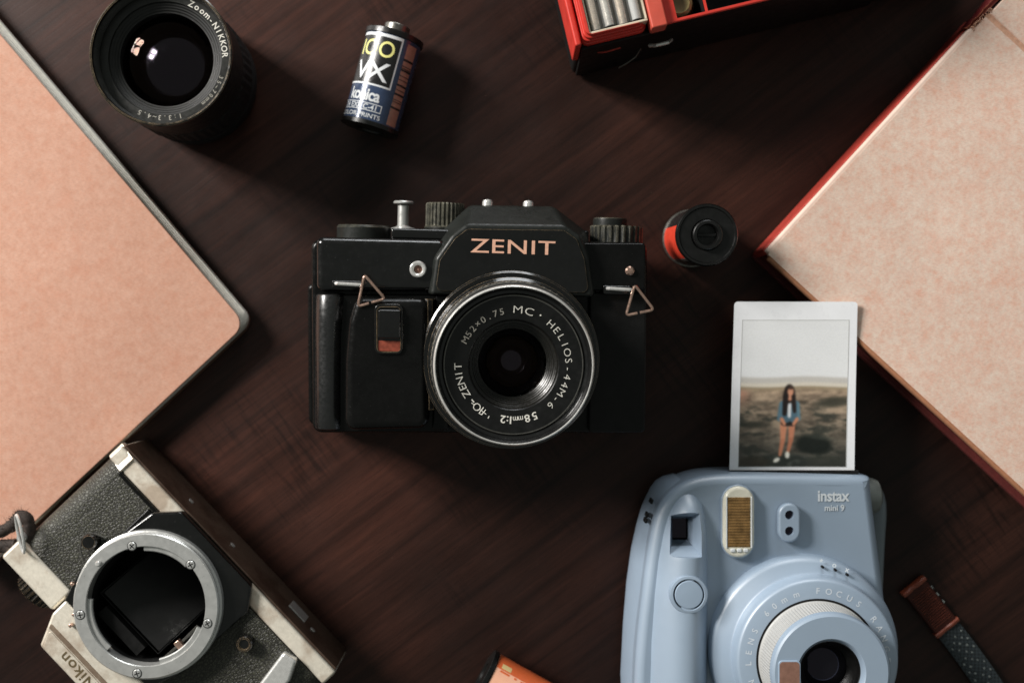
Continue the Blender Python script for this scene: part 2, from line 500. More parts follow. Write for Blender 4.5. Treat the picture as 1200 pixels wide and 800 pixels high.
def roundp(pts, r, seg=6):
    pts = ccw(pts); n = len(pts); out = []
    rs = r if isinstance(r, (list, tuple)) else [r] * n
    for i in range(n):
        p = Vector(pts[i]); a = Vector(pts[i - 1]) - p; b = Vector(pts[(i + 1) % n]) - p
        la, lb = a.length, b.length; a.normalize(); b.normalize()
        ang = a.angle(b); rr = rs[i]
        t = min(rr / math.tan(ang / 2), la * 0.49, lb * 0.49) if rr else 0
        if t < 1e-4: out.append(tuple(p)); continue
        rr = t * math.tan(ang / 2)
        c = p + (a + b).normalized() * (rr / math.sin(ang / 2))
        s0 = p + a * t - c; s1 = p + b * t - c
        a0 = math.atan2(s0.y, s0.x); d = math.atan2(s1.y, s1.x) - a0
        while d > PI: d -= 2 * PI
        while d < -PI: d += 2 * PI
        for k in range(seg + 1):
            th = a0 + d * k / seg
            out.append((c.x + rr * math.cos(th), c.y + rr * math.sin(th)))
    return out

def smoothp(pts, it=3):
    pts = ccw(pts)
    for _ in range(it):
        o = []
        for i in range(len(pts)):
            p, q = pts[i], pts[(i + 1) % len(pts)]
            o += [(0.75 * p[0] + 0.25 * q[0], 0.75 * p[1] + 0.25 * q[1]), (0.25 * p[0] + 0.75 * q[0], 0.25 * p[1] + 0.75 * q[1])]
        pts = o
    return pts

def rect(x0, y0, x1, y1): return [(x0, y0), (x1, y0), (x1, y1), (x0, y1)]
def stadium(cx, cy, wd, ht, n=12):
    r = min(wd, ht) / 2; pts = []
    for k in range(n + 1):
        a = PI * k / n
        pts.append((cx + r * math.cos(a), cy + ht / 2 - r + r * math.sin(a)))
    for k in range(n + 1):
        a = PI + PI * k / n
        pts.append((cx + r * math.cos(a), cy - ht / 2 + r + r * math.sin(a)))
    return pts

def p2w(px, py, z):
    s = (D - z) / F
    return ((px - 600) * s, (400 - py) * s)

class Thing:
    """an Empty at a thing's base; l() turns a place read in the photograph at height z into the thing's own mm"""
    def __init__(s, name, label, cat, px, py, z=0, rot=0.0, group=None):
        x, y = p2w(px, py, z)
        s.x, s.y, s.rot = x, y, rot
        o = bpy.data.objects.new(name, None); COL.objects.link(o)
        o.empty_display_size = 0.01
        o.location = (x * MM, y * MM, 0); o.rotation_euler = (0, 0, rot)
        o['label'] = label; o['category'] = cat
        if group: o['group'] = group
        s.o = o
    def l(s, px, py, z):
        x, y = p2w(px, py, z); x -= s.x; y -= s.y
        c, q = math.cos(-s.rot), math.sin(-s.rot)
        return (x * c - y * q, x * q + y * c)
    def L(s, pts, z): return [s.l(a, b, z) for a, b in pts]

def cut(o, cutters):
    """subtract the given MB shapes from a mesh object"""
    objs = []
    for mb in cutters:
        c = mb.build('cutter', None, None, 32, False); c.matrix_world = Matrix.Identity(4)
        objs.append(c)
    par = o.parent; o.parent = None
    lw, lr = o.location.copy(), o.rotation_euler.copy()
    o.modifiers.clear()
    for c in objs:
        md = o.modifiers.new('b', 'BOOLEAN'); md.operation = 'DIFFERENCE'; md.solver = 'EXACT'; md.object = c
    dg = bpy.context.evaluated_depsgraph_get(); dg.update()
    me = bpy.data.meshes.new_from_object(o.evaluated_get(dg))
    o.modifiers.clear()
    old = o.data; o.data = me; bpy.data.meshes.remove(old)
    for p in me.polygons: p.use_smooth = True
    me.set_sharp_from_angle(angle=R(30))
    o.parent = par
    for c in objs:
        m = c.data; bpy.data.objects.remove(c); bpy.data.meshes.remove(m)
    md = o.modifiers.new('wn', 'WEIGHTED_NORMAL'); md.keep_sharp = True
    return o

# ---- lettering as mesh
def text_geo(txt, size, bold=0.0, sx=1.0, depth=0.05, spacing=1.0, res=4, slices=0.0):
    cu = bpy.data.curves.new('t', 'FONT'); cu.body = txt; cu.size = size
    cu.align_x = 'CENTER'; cu.align_y = 'BOTTOM_BASELINE'; cu.extrude = depth / 2; cu.offset = bold
    cu.space_character = spacing; cu.resolution_u = res; cu.fill_mode = 'BOTH'
    o = bpy.data.objects.new('t', cu); COL.objects.link(o)
    dg = bpy.context.evaluated_depsgraph_get(); dg.update()
    me = bpy.data.meshes.new_from_object(o.evaluated_get(dg))
    if slices:
        b_ = bmesh.new(); b_.from_mesh(me)
        bmesh.ops.triangulate(b_, faces=b_.faces[:])
        xs_ = [v.co.x for v in b_.verts]; x_ = min(xs_) + slices / 2
        while x_ < max(xs_):
            bmesh.ops.bisect_plane(b_, geom=b_.verts[:] + b_.edges[:] + b_.faces[:], dist=1e-5, plane_co=(x_, 0, 0), plane_no=(1, 0, 0)); x_ += slices
        b_.to_mesh(me); b_.free()
    vs = [(v.co.x * sx, v.co.y, v.co.z + depth / 2) for v in me.vertices]
    fs = [tuple(p.vertices) for p in me.polygons]
    bpy.data.objects.remove(o); bpy.data.curves.remove(cu); bpy.data.meshes.remove(me)
    return vs, fs
class TextB:
    def __init__(s): s.v = []; s.f = []
    def add(s, geo, fn):
        b = len(s.v); s.v += [fn(*p) for p in geo[0]]; s.f += [tuple(i + b for i in f) for f in geo[1]]
        return s
    def build(s, name, mat, parent):
        me = bpy.data.meshes.new(name)
        me.from_pydata([(a * MM, b * MM, c * MM) for a, b, c in s.v], [], s.f)
        return finish(name, me, mat, parent, 30)
def flat(x, y, z, rot=0.0):
    c, q = math.cos(rot), math.sin(rot)
    return lambda a, b, d: (x + a * c - b * q, y + a * q + b * c, z + d)
def ring_text(tb, letters, size, cx, cy, r, z, bold=0.0, sx=1.0):
    """letters: [(char, angle clockwise from the top in degrees)], r = baseline radius, tops outward"""
    for ch, a in letters:
        t = R(a)
        x, y = cx + r * math.sin(t), cy + r * math.cos(t)
        tb.add(text_geo(ch, size, bold, sx, 0.03, res=3), flat(x, y, z, -t))

def spread(s, a0, a1):
    n = len(s)
    return [(c, a0 + (a1 - a0) * i / (n - 1)) for i, c in enumerate(s) if c != ' ']

# ------------------------------------------------------------------ the surface
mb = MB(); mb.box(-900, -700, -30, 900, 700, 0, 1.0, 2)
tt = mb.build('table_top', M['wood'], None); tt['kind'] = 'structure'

# ------------------------------------------------------------------ peach notebook, left
T = Thing('notebook', 'peach kraft notebook with rounded corner lying at the left edge', 'notebook', 272, 388, 12)
H = 12.0
ex = Vector(p2w(132, 197, H)) - Vector(p2w(0, 41, H)); ex.normalize()
ey = Vector(p2w(117, 539, H)) - Vector(p2w(266, 400, H)); ey.normalize()
# corner of the two edge lines
A = Vector(p2w(132, 197, H)); B = Vector(p2w(266, 400, H))
den = ex.x * ey.y - ex.y * ey.x
t_ = ((B.x - A.x) * ey.y - (B.y - A.y) * ey.x) / den
Cn = A + ex * t_
O = Vector((T.x, T.y))
def nb_poly(ins, rad, sh=0.0):
    c0 = Cn - O + Vector((-ex.y, ex.x)) * sh
    pts = [c0, c0 - ex * 235, c0 - ex * 235 + ey * 165, c0 + ey * 165]
    return inset(roundp([tuple(p) for p in pts], [rad if i == 0 else 3 for i in range(4)] if ccw([tuple(p) for p in pts])[0] == tuple(pts[0]) else [3, 3, 3, rad], 10), ins)
mb = MB(); mb.rprism(nb_poly(-0.2, 6.5), 11.2, H, 0.4, 3)
mb.build('cover', M['kraft'], T)
mb = MB(); mb.rprism(nb_poly(0.6, 6.5, 2.6), 1.42, 2.4)
mb.build('endpaper', M['pages'], T)
zs = [2.42, 3.6, 4.8, 5.8, 6.8] + [6.8 + 0.3 * (i + 1) for i in range(14)] + [11.15]
for k in range(len(zs) - 1):                          # signatures of the page block, fanned out towards the top
    za, zb = zs[k], zs[k + 1]
    shv = (3.1 if zb < 6.9 else 3.1 * max(0.0, (11.1 - zb) / 4.2) + 0.1) + 0.12 * ((k * 7) % 3)
    mb = MB(); mb.rprism(nb_poly(0.35, 6.5, shv), za, zb - 0.05, 0.22, 2, 0.1)
    mb.build('page_block', M['pages'], T)
mb = MB(); mb.rprism(nb_poly(-0.4, 6.5, 2.2), 0.0, 1.4, 0.4, 2)
mb.build('back_cover', M['brown_card'], T)

# ------------------------------------------------------------------ thick hardcover, right
T = Thing('hardcover_book', 'thick hardcover book with mottled beige board and red sides at the right edge', 'book', 886, 302, 4)
H = 28.0
Cb = Vector(p2w(900, 298, H))
ea = Vector(p2w(1145, 31, H)) - Vector(p2w(900, 298, H)); ea.normalize()
eb = Vector((ea.y, -ea.x))
O = Vector((T.x, T.y))
def bk(u, v): return tuple(Cb - O + ea * u + eb * v)
L_ = (Vector(p2w(1158, 18, H)) - Cb).dot(ea)
mb = MB(); mb.rprism(roundp([bk(0, 0), bk(L_ - 1.2, 0), bk(L_ - 1.2, 170), bk(0, 170)], 0.6), 24.6, H - 0.0, 0.12, 2)
mb.build('front_board', M['kraft_pale'], T)
mb = MB()                                             # pale turned edge along the lit long side
mb.rprism(roundp([bk(0.5, -1.9), bk(L_ - 10, -1.9), bk(L_ - 3, 1.6), bk(0.5, 1.6)], 0.0), 24.9, H - 0.12, 1.2, 5)
mb.build('board_edge', M['card_edge'], T)
mb = MB(); mb.rprism(roundp([bk(-1.6, 1.4), bk(1.5, 0.2), bk(1.5, 169), bk(-1.6, 169)], 0.0), 24.8, H - 0.16, 1.2, 4)
mb.build('board_edge', M['shaded_edge'], T)
mb = MB(); mb.rprism(roundp([bk(1.2, 0.45), bk(L_ + 14, 0.45), bk(L_ + 14, 168), bk(2.6, 168)], 1.0), 3.1, 24.55, 0.3, 2)
mb.build('page_block', M['shaded_red'], T)
mb = MB(); mb.rprism(roundp([bk(-0.6, -2.2), bk(L_ + 4, -2.2), bk(L_ + 4, 171), bk(-0.6, 171)], 1.2), 0.0, 3.0, 0.8, 3)
mb.build('back_board', M['shaded_red'], T)
mb = MB(); mb.rprism(roundp([bk(0.2, -2.6), bk(L_ + 2, -2.6), bk(L_ + 2, 0.4), bk(0.2, 0.4)], 0.8), 3.05, 24.3, 0.8, 3)
mb.build('cloth_edge', M['red_cloth'], T)  # added strip, keeps the sides' red bright on the lit side only
# hinge: groove strip and the spine side of the cover
mb = MB(); mb.rprism([bk(L_ - 1.19, -0.4), bk(L_ + 1.2, 0.2), bk(L_ + 1.2, 170), bk(L_ - 1.19, 170)], 24.6, H - 0.6, 0.1, 2)
mb.build('hinge_groove', M['groove'], T)
mb = MB(); mb.rprism(roundp([bk(L_ + 1.22, 0.4), bk(L_ + 16, 0.4), bk(L_ + 16, 170), bk(L_ + 1.22, 170)], 0.5), 24.6, H + 0.05, 0.5, 3)
mb.build('spine_board', M['kraft_pale'], T)
mb = MB()                                             # frayed cloth at the head of the spine
loops = []
for i in range(15):
    u = L_ - 10 + i * 2.2
    wob = 0.5 * math.sin(i * 2.3) + 0.3 * math.sin(i * 5.1)
    o_ = -3.6 + wob * 0.5 - 0.10 * i
    i_ = -1.6 + max(0, i - 4) * 0.22 + wob * 0.4
    i_ = min(i_, 1.0)
    zt = 27.0 + 0.09 * i + 0.2 * wob
    loops.append([(*bk(u, o_ + 0.6), 18), (*bk(u, o_), 23), (*bk(u, o_ + 0.5), zt - 0.5), (*bk(u, (o_ + i_) / 2), zt + 0.5), (*bk(u, i_), zt), (*bk(u, i_), 18)])
mb.rings(loops); mb.build('spine_cloth', M['maroon_cloth'], T, 50)
mb = MB()
for i in range(46):                                   # loose tan threads on the frayed edge
    u = L_ - 9 + random.random() * 12; v = -1.9 + random.random() * 1.6 + (u - L_ + 9) * 0.03
    a = random.random() * PI; le = 0.5 + random.random() * 0.9
    mb.tube([(*bk(u, v), 27.3), (*bk(u + le * math.cos(a) * 0.5, v + le * math.sin(a) * 0.5), 28.1 + random.random() * 0.4), (*bk(u + le * math.cos(a), v + le * math.sin(a)), 27.9)], 0.13, 4)
mb.build('frayed_threads', M['groove'], T)

# ------------------------------------------------------------------ zoom lens, top left
LX, LY, LZ = 188, 64, 58.0
T = Thing('camera_lens', 'black zoom lens standing upright with its dusty front glass facing up', 'lens', LX, LY, LZ)
mb = MB()
mb.lathe([(0, 0), (25.4, 0), (26.4, 0.8), (26.4, 6), (27.9, 7), (27.9, 12), (27.2, 13), (27.2, 18)], 96)
mb.build('barrel', M['black_void'], T)
mb = MB(); mb.lathe([(27.0, 18.05), (28.5, 18.6), (28.5, 33), (27.8, 33.8), (26.8, 33.8)], 192, knurl={1: 0.4, 2: 0.4})
mb.build('focus_ring', M['black_void'], T)
mb = MB(); mb.lathe([(26.8, 33.85), (28.0, 34.6), (28.0, 46), (28.3, 47), (28.3, 52), (28.75, 53.5), (28.75, 56.4)], 96)
mb.build('upper_barrel', M['black_soft'], T)
LXF = Matrix.Translation((0, 0, -14)) @ Matrix.Diagonal((1.027, 1.027, 1, 1))
mb = MB(); mb.X = LXF; mb.lathe([(27.9, 68), (28.05, 70.3), (28.0, 71.6), (27.5, 72.0), (27.0, 71.9), (26.7, 71.0)], 128)
mb.build('front_rim', M['black_grip'], T)
# conical ribbed inner wall, name ring
prof = [(26.7, 71.0)]
for i in range(6):
    r_ = 26.6 - i * 0.12; z_ = 70.6 - i * 0.75
    prof += [(r_, z_), (r_ - 0.25, z_ - 0.35)]
prof += [(25.8, 66.0)]
mb = MB(); mb.X = LXF; mb.lathe(prof, 128); mb.build('filter_thread', plain('dark_thread', (0.03, 0.03, 0.027), 0.34, 0.3, var=0.3), T)
mb = MB(); mb.X = LXF; mb.lathe([(26.0, 66.0), (25.9, 65.7), (22.5, 65.7), (22.3, 64.8)], 128)
mb.build('name_ring', plain('grey_black_name_ring', (0.018, 0.018, 0.016), 0.36, var=0.35, sc_=0.3), T)
prof = [(22.35, 64.8)]
for i in range(4):
    prof += [(22.2 - i * 1.0, 64.6 - i * 0.5), (21.6 - i * 1.0, 64.5 - i * 0.5)]
prof += [(18.3, 61.0)]
mb = MB(); mb.X = LXF; mb.lathe(prof, 128); mb.build('inner_ring', plain('olive_black_ring', (0.006, 0.006, 0.005), 0.5, var=0.3, sc_=0.3), T)
mb = MB(); mb.X = LXF
pr = [(0, 67.6)] + [(22.25 * math.sin(a), 67.6 - 46 * (1 - math.cos(a * 0.48))) for a in [PI / 2 * i / 14 for i in range(1, 15)]]
mb.lathe(pr, 96); gl = mb.build('front_glass', M['coated_glass'], T, 60)
mb = MB(); mb.X = LXF; pr = [(0, 60.6)] + [(18.4 * i / 10, 60.9 - 7.5 * (i / 10) ** 2) for i in range(1, 11)]
mb.lathe(pr, 96); mb.build('rear_element', M['lens_glass'], T, 60)
mb = MB(); mb.X = LXF; mb.lathe([(18.2, 61), (18.6, 52), (0, 52)], 96); mb.build('inner_void', M['black_void'], T)
tb = TextB()
ring_text(tb, spread('Zoom', 26, 45), 3.6, 0, 0, 23.3, 51.75, 0.05)
ring_text(tb, [('-', 51)] + spread('NIKKOR', 57.5, 87), 3.4, 0, 0, 23.3, 51.75, 0.05)
tb.build('lettering', M['white_ink'], T)
tb = TextB()
ring_text(tb, spread('35~70mm', 109, 139), 2.3, 0, 0, 23.4, 51.75, 0.03)
ring_text(tb, spread('1:3.3~4.5', 165, 205), 2.8, 0, 0, 23.4, 51.75, 0.03)
tb.build('lettering', M['grey_ink'], T)

# ------------------------------------------------------------------ film cartridges
def film_can(T, r=12.3, ln=43.0, flip=1):
    """cartridge lying along local y, knob at +y, axis at height 12.9"""
    X = Matrix.Translation((0, 0, 12.9)) @ Matrix.Rotation(-PI / 2 * flip, 4, 'X')
    h = ln / 2
    mb = MB(); mb.X = X
    mb.lathe([(0, h - 2.6), (12.8, h - 2.6), (12.9, h - 2.4), (12.9, h - 0.3), (12.4, h), (7.2, h), (7.0, h - 0.6), (0, h - 0.6)], 64)
    mb.build('top_cap', M['black_ring'], T)
    mb = MB(); mb.X = X
    mb.lathe([(0, -h + 2.2), (12.8, -h + 2.2), (12.9, -h + 2.0), (12.9, -h + 0.3), (12.4, -h), (6.4, -h), (6.2, -h + 0.6), (0, -h + 0.6)], 64)
    mb.build('bottom_cap', M['black_ring'], T)
    mb = MB(); mb.X = X
    mb.lathe([(5.6, h - 0.7), (5.6, h + 4.0), (5.3, h + 4.4), (3.6, h + 4.4), (3.4, h + 1.0), (0, h + 1.0)], 40)
    mb.build('spool_knob', M['dark_metal'], T)
def wrap(r):
    return lambda u, v, d: ((r + d) * math.sin(u / r), v, 12.9 + (r + d) * math.cos(u / r))
def band(name, mat, T, a0, a1, v0, v1, r, th=0.08):
    """a printed patch of label bent round the can, angles in degrees from the top"""
    n = max(2, int(abs(a1 - a0) / 4)); mb = MB(); loops = []
    for i in range(n + 1):
        a = R(a0 + (a1 - a0) * i / n)
        loops.append([((r + e) * math.sin(a), v, 12.9 + (r + e) * math.cos(a)) for e, v in ((-0.3, v0), (th, v0), (th, v1), (-0.3, v1))])
    mb.rings(loops); return mb.build(name, mat, T, 40)

T = Thing('film_cartridge', 'slate blue film cartridge marked 100 VX lying on the table beside the zoom lens', 'film cartridge', 448, 97, 13, R(-15.5), '35 mm film cartridges')
film_can(T)
rb = 12.3
lab = band('label', M['can_blue'], T, -179, 179, -19.2, 18.8, rb, 0.0)
band('label_border', M['label_white'], T, -82, 29, -4.4, 18.5, rb, 0.03)
band('label_panel', M['label_black'], T, -79, 25.5, -3.6, 17.2, rb, 0.06)
W = wrap(rb + 0.07)
def ctext(T, name, txt, size, a, v, mat, bold=0, sx=1.0, sp=1.0):
    tb = TextB(); u0 = R(a) * (rb + 0.07)
    tb.add(text_geo(txt, size, bold, sx, 0.03, sp, 5, 0.7), lambda x, y, d: W(u0 + x, v + y, d))
    return tb.build(name, mat, T)
tb = TextB()
for ch, a in (('1', -58), ('O', -35), ('O', 0.5)):
    u0 = R(a) * (rb + 0.07)
    tb.add(text_geo(ch, 9.8, 0.06, 0.94 if ch == 'O' else 0.9, 0.03, 1, 6, 0.6), lambda x, y, d, u0=u0: W(u0 + x, 8.6 + y, d))
tb.build('lettering', M['label_yellow'], T)
tb = TextB()
for ch, a, s_ in (('V', -42, 1.05), ('X', -6, 1.2)):
    u0 = R(a) * (rb + 0.07)
    tb.add(text_geo(ch, 11.5, 0.10, s_, 0.03, 1, 6, 0.6), lambda x, y, d, u0=u0: W(u0 + x, -1.9 + y, d))
tb.build('lettering', M['label_white'], T)
ctext(T, 'lettering', 'konica', 7.2, -22, -11.0, M['label_white'], 0.20, 0.86, 0.93)
band('label_box', M['label_white'], T, -74, 22, -15.4, -12.0, rb, 0.03)
band('label_box', M['can_blue'], T, -72, 20, -15.05, -12.35, rb, 0.055)
ctext(T, 'lettering', '24 EXP C-41', 3.1, -26, -14.8, M['label_white'], 0.05, 1.05)
ctext(T, 'lettering', 'COLOR PRINTS', 2.7, -26, -18.3, M['label_white'], 0.03, 1.15)
band('label_strip', M['label_copper'], T, 40, 66, -18.6, 17.2, rb, 0.04)
for v0, hh in ((9.8, 1.0), (7.4, 0.35), (6.5, 0.35), (5.4, 0.9), (3.2, 0.3), (1.5, 0.3), (-1.2, 0.9), (-3.0, 0.35), (-5.2, 0.9), (-7.4, 0.3), (-8.3, 0.3), (-11.2, 0.9)):
    band('bar_mark', M['label_black'], T, 39.5, 66.5, v0, v0 + hh, rb, 0.07)

# orange cartridge at the bottom edge
T = Thing('film_cartridge', 'orange film cartridge cut off by the bottom edge left of the blue camera', 'film cartridge', 614, 820, 13, R(60.7), '35 mm film cartridges')
film_can(T, flip=-1)
rb = 12.3; W = wrap(rb + 0.07)
band('label', M['label_orange'], T, -179, 179, -19.2, 18.8, rb, 0.0)
band('label_strip', M['label_dkorange'], T, 47, 130, -19.1, 18.7, rb, 0.03)
band('label_patch', M['label_cream'], T, 50, 62, 12.0, 16.5, rb, 0.06)
ctext(T, 'lettering', 'C', 9.5, 8, 6.5, M['label_black'], 0.12, 1.0)
for v0, hh in ((12, 4.5), (8.5, 1.2), (1.5, 5), (-5, 4.5)):
    band('fine_print', M['label_dkorange'], T, 41, 45, v0, v0 + hh, rb, 0.05)

# red cartridge standing on end, leaning a little
T = Thing('film_cartridge', 'black and red film cartridge standing on end right of the black camera', 'film cartridge', 810, 279, 2, 0, '35 mm film cartridges')
dx, dy = p2w(829, 275, 46); dx -= T.x; dy -= T.y
T.o.rotation_euler = (math.atan2(-dy, 44) , math.atan2(dx, 44), 0)
T.o.location.z = 12.9 * math.sin(math.acos(44 / math.sqrt(44 * 44 + dx * dx + dy * dy))) * MM
mb = MB(); mb.lathe([(0, 0), (12.4, 0), (12.9, 0.4), (12.9, 2.4), (12.3, 2.6)], 64); mb.build('bottom_cap', M['dark_metal'], T)
mb = MB(); mb.lathe([(12.3, 2.6), (12.3, 40.6)], 64); mb.build('label', M['label_black'], T)
mb = MB(); n = 26; loops = []
for i in range(n + 1):
    a = R(160 + 70 * i / n)
    loops.append([((12.3 + e) * math.cos(a), (12.3 + e) * math.sin(a), z_) for e, z_ in ((-0.2, 3.0), (0.06, 3.0), (0.06, 40.4), (-0.2, 40.4))])
mb.rings(loops); mb.build('label_strip', M['label_red'], T, 40)
mb = MB(); loops = []
for i in range(5):
    a = R(231 + 7 * i / 4)
    loops.append([((12.3 + e) * math.cos(a), (12.3 + e) * math.sin(a), z_) for e, z_ in ((-0.2, 3.0), (0.3, 3.0), (0.3, 40.4), (-0.2, 40.4))])
mb.rings(loops); mb.build('film_lip', M['dark_metal'], T, 40)
mb = MB(); mb.lathe([(12.3, 40.6), (12.8, 41.2), (12.9, 42.0), (12.9, 44.2), (12.4, 45.0), (11.6, 45.0), (11.2, 44.5), (6.6, 44.3), (6.2, 43.6), (5.2, 43.6)], 72)
mb.build('top_cap', M['black_ring'], T)
mb = MB(); mb.lathe([(6.1, 43.5), (6.1, 46.6), (5.7, 47.0), (4.6, 47.0), (4.2, 46.2), (4.0, 42.0), (0, 41.8)], 48)
mb.box(-3.9, -0.6, 41.8, 3.9, 0.6, 44.0, 0.2)
mb.build('spool_knob', M['black_ring'], T)

# ------------------------------------------------------------------ red case, top
ZT = 60.0
T = Thing('red_case', 'red plastic case with clear window and open compartments at the top edge', 'case', 684, 49, ZT, R(13.5))
def rl(px, py, z=ZT): return T.l(px, py, z)
x1, y1 = rl(762, 34)
# left block: base, red shell, stepped frame
mb = MB(); mb.box(-1.5, 0.6, 0, 178, 118, 33.5, 2.0); mb.build('base', M['black_matte'], T, wn=True)
mb = MB(); mb.box(-3.2, -0.2, 30, -0.4, 120, ZT - 4.0, 0.9); mb.build('side_wall', M['red_plastic'], T, wn=True)
WX = x1
mb = MB(); mb.box(-0.3, 0.2, 33.6, WX, 120, 50.0, 1.0); mb.build('window_housing', M['black_matte'], T, wn=True)
steps = [(0.0, 50.05, 53.0), (0.55, 53.0, 55.3), (1.1, 55.3, 57.6), (1.8, 57.6, ZT)]
wx0, wx1, wy0 = 3.0, 3.0 + 24.2, 2.3
for k, (ins, za, zb) in enumerate(steps):
    mb = MB()
    outer = roundp(rect(ins - 0.2, ins + 0.1, WX - ins, 120), 3.0, 6)
    mb.rprism(outer, za, zb, 0.5, 3)
    o = mb.build('frame', M['red_plastic'], T)
    c = MB(); c.rprism(roundp(rect(wx0 - 0.5 * (3 - k) * 0.2, wy0, wx1, 105), 1.2), za - 1, zb + 1)
    cut(o, [c])
mb = MB(); mb.box(wx0 + 0.1, wy0 + 0.1, 50.05, wx1 - 0.1, 104.8, 53.6); mb.build('window_tray', plain('taupe_tray', srgb(150, 138, 122), 0.4, var=0.3, sc_=0.3), T)
mb = MB()
for a, b, c_, d in ((wx0 + .05, wy0 + .05, wx1 - .05, wy0 + 1.0), (wx0 + .05, wy0 + 1.0, wx0 + 0.8, 100), (wx1 - 0.8, wy0 + 1.0, wx1 - .05, 100)):
    mb.box(a, b, 53.65, c_, d, 59.4, 0.25)
mb.build('window_lining', plain('cream_lining', srgb(196, 186, 164), 0.45, var=0.15), T, wn=True)
# ridge between the two blocks
mb = MB(); mb.box(WX + 0.6, -1.6, 52.0, WX + 7.2, 118, ZT + 1.2, 0.8); mb.build('divider_ridge', plain('faded_red_plastic', srgb(198, 84, 68), 0.4, var=0.08), T, wn=True)
# right tray with compartments
X0 = WX + 7.3; X1 = X0 + 100
o = MB().box(X0, -0.6, 33.6, X1, 118, ZT - 2.0, 0.6).build('tray', M['red_plastic'], T)
xs = [X0 + 4.6, X0 + 16.6, X0 + 17.3, X0 + 42.5, X0 + 46.6, X0 + 95]
cut(o, [MB().box(xs[0], 0.8, 37, xs[1], 110, 80), MB().box(xs[2], 0.8, 37, xs[3], 110, 80), MB().box(xs[4], 0.8, 37, xs[5], 110, 80)])
for a, b in ((xs[0], xs[1]), (xs[2], xs[3]), (xs[4], xs[5])):
    mb = MB(); mb.box(a + 0.05, 0.85, 37.05, b - 0.05, 109.9, 56.2)
    o = mb.build('compartment_liner', M['black_void'], T)
    cut(o, [MB().box(a + 0.4, 1.3, 38, b - 0.4, 109.4, 80)])
mb = MB(); mb.box(-0.2, -0.95, 2, X1, 0.5, 49.8, 0.4); mb.box(X0, -1.0, 49.85, X1, -0.62, 57.0, 0.1); mb.build('shade_panel', M['black_matte'], T, wn=True)  # added black sheet, painted shade over the unlit front of the red case
mb = MB()
mb.tube([(7, -1.2, 40), (10, -2.2, 42), (16, -2.4, 44.5)], 0.35, 6)
mb.build('trim_line', M['red_cloth'], T)
cx_, cy_ = rl(776, 52, 46)
mb = MB(); mb.tube([(cx_ - 4.5, cy_ + 1.5, 42), (cx_ - 2.2, cy_ + 0.1, 46), (cx_ + 2.4, cy_ + 0.1, 46), (cx_ + 4.8, cy_ + 1.6, 42)], 0.8, 8)
mb.build('clasp', M['chrome'], T)
w0 = rl(725, 80, 20); w1 = rl(745, 67, 26)
mb = MB(); mb.tube([(*w0, 20), ((w0[0] + w1[0]) / 2, (w0[1] + w1[1]) / 2 - 0.4, 24), (w1[0], w1[1], 26), (w1[0] + 3, w1[1] + 3, 26)], 0.3, 6)
mb.build('clasp_wire', M['dark_metal'], T)
# clear glass tubes lying in the window
tubes = []
for i, (off, rr) in enumerate(((3.0, 2.7), (8.6, 2.8), (14.2, 2.6), (19.8, 2.8))):
    s_ = ['outer left', 'left of the centre', 'right of the centre', 'outer right'][i]
    x_ = wx0 + off + 0.6; y_ = wy0 + 1.1 + (i % 2) * 0.5
    o = bpy.data.objects.new('glass_tube', None); COL.objects.link(o)
    c, q = math.cos(T.rot), math.sin(T.rot)
    o.location = ((T.x + x_ * c - y_ * q) * MM, (T.y + x_ * q + y_ * c) * MM, 53.65 * MM); o.rotation_euler = (0, 0, T.rot)
    o['label'] = ['clear glass tube against the outer left side of the red window frame', 'clear glass tube in the red frame, second from the left', 'clear glass tube in the red frame, third from the left', 'clear glass tube beside the faded ridge of the red case'][i]
    o['category'] = 'glass tube'; o['group'] = 'clear glass tubes in the red case'
    mb = MB(); mb.X = Matrix.Translation((0, 0, rr)) @ Matrix.Rotation(-PI / 2, 4, 'X')
    mb.lathe([(rr * 0.7, 0.2), (rr, 0.2), (rr, 80), (rr * 0.7, 80)], 28); mb.lathe([(rr * 0.72, 80), (rr * 0.72, 0.2)], 28)
    mb.build('tube_wall', M['glass'], o, 40)
    mb = MB(); mb.X = Matrix.Translation((0, 0, rr)) @ Matrix.Rotation(-PI / 2, 4, 'X')
    mb.lathe([(0, 0.6), (rr * 0.66, 0.6), (rr * 0.66, 76), (0, 76)], 20)
    mb.build('tube_core', [M['tube_fill_a'], M['tube_fill_b'], M['tube_fill_a'], M['ivory']][i], o, 40)
# amber glass stopper in the first compartment
o = Thing('glass_disc', 'smoky amber glass disc standing in the first compartment of the red case', 'glass disc', 796, 4, 54)
mb = MB(); mb.lathe([(0, 38.1), (6.2, 38.1), (6.6, 38.6), (6.6, 50.5), (5.4, 53.6), (4.2, 54.2), (3.4, 53.4), (0, 52.6)], 14)
mb.build('disc_body', M['amber_glass'], o, 25)
# little metal snap at the very top
T = Thing('metal_snap', 'small silver metal snap lying on the table at the top edge', 'snap', 957, 3, 3)
mb = MB(); mb.lathe([(0, 0), (2.2, 0), (2.4, 0.4), (2.2, 1.6), (1.4, 3.4), (0, 4.0)], 24); mb.build('snap_head', M['chrome'], T)
mb = MB(); mb.lathe([(2.3, 0.0), (3.4, 0.0), (3.5, 0.5), (2.4, 0.8)], 24); mb.build('snap_base', M['dark_metal'], T)

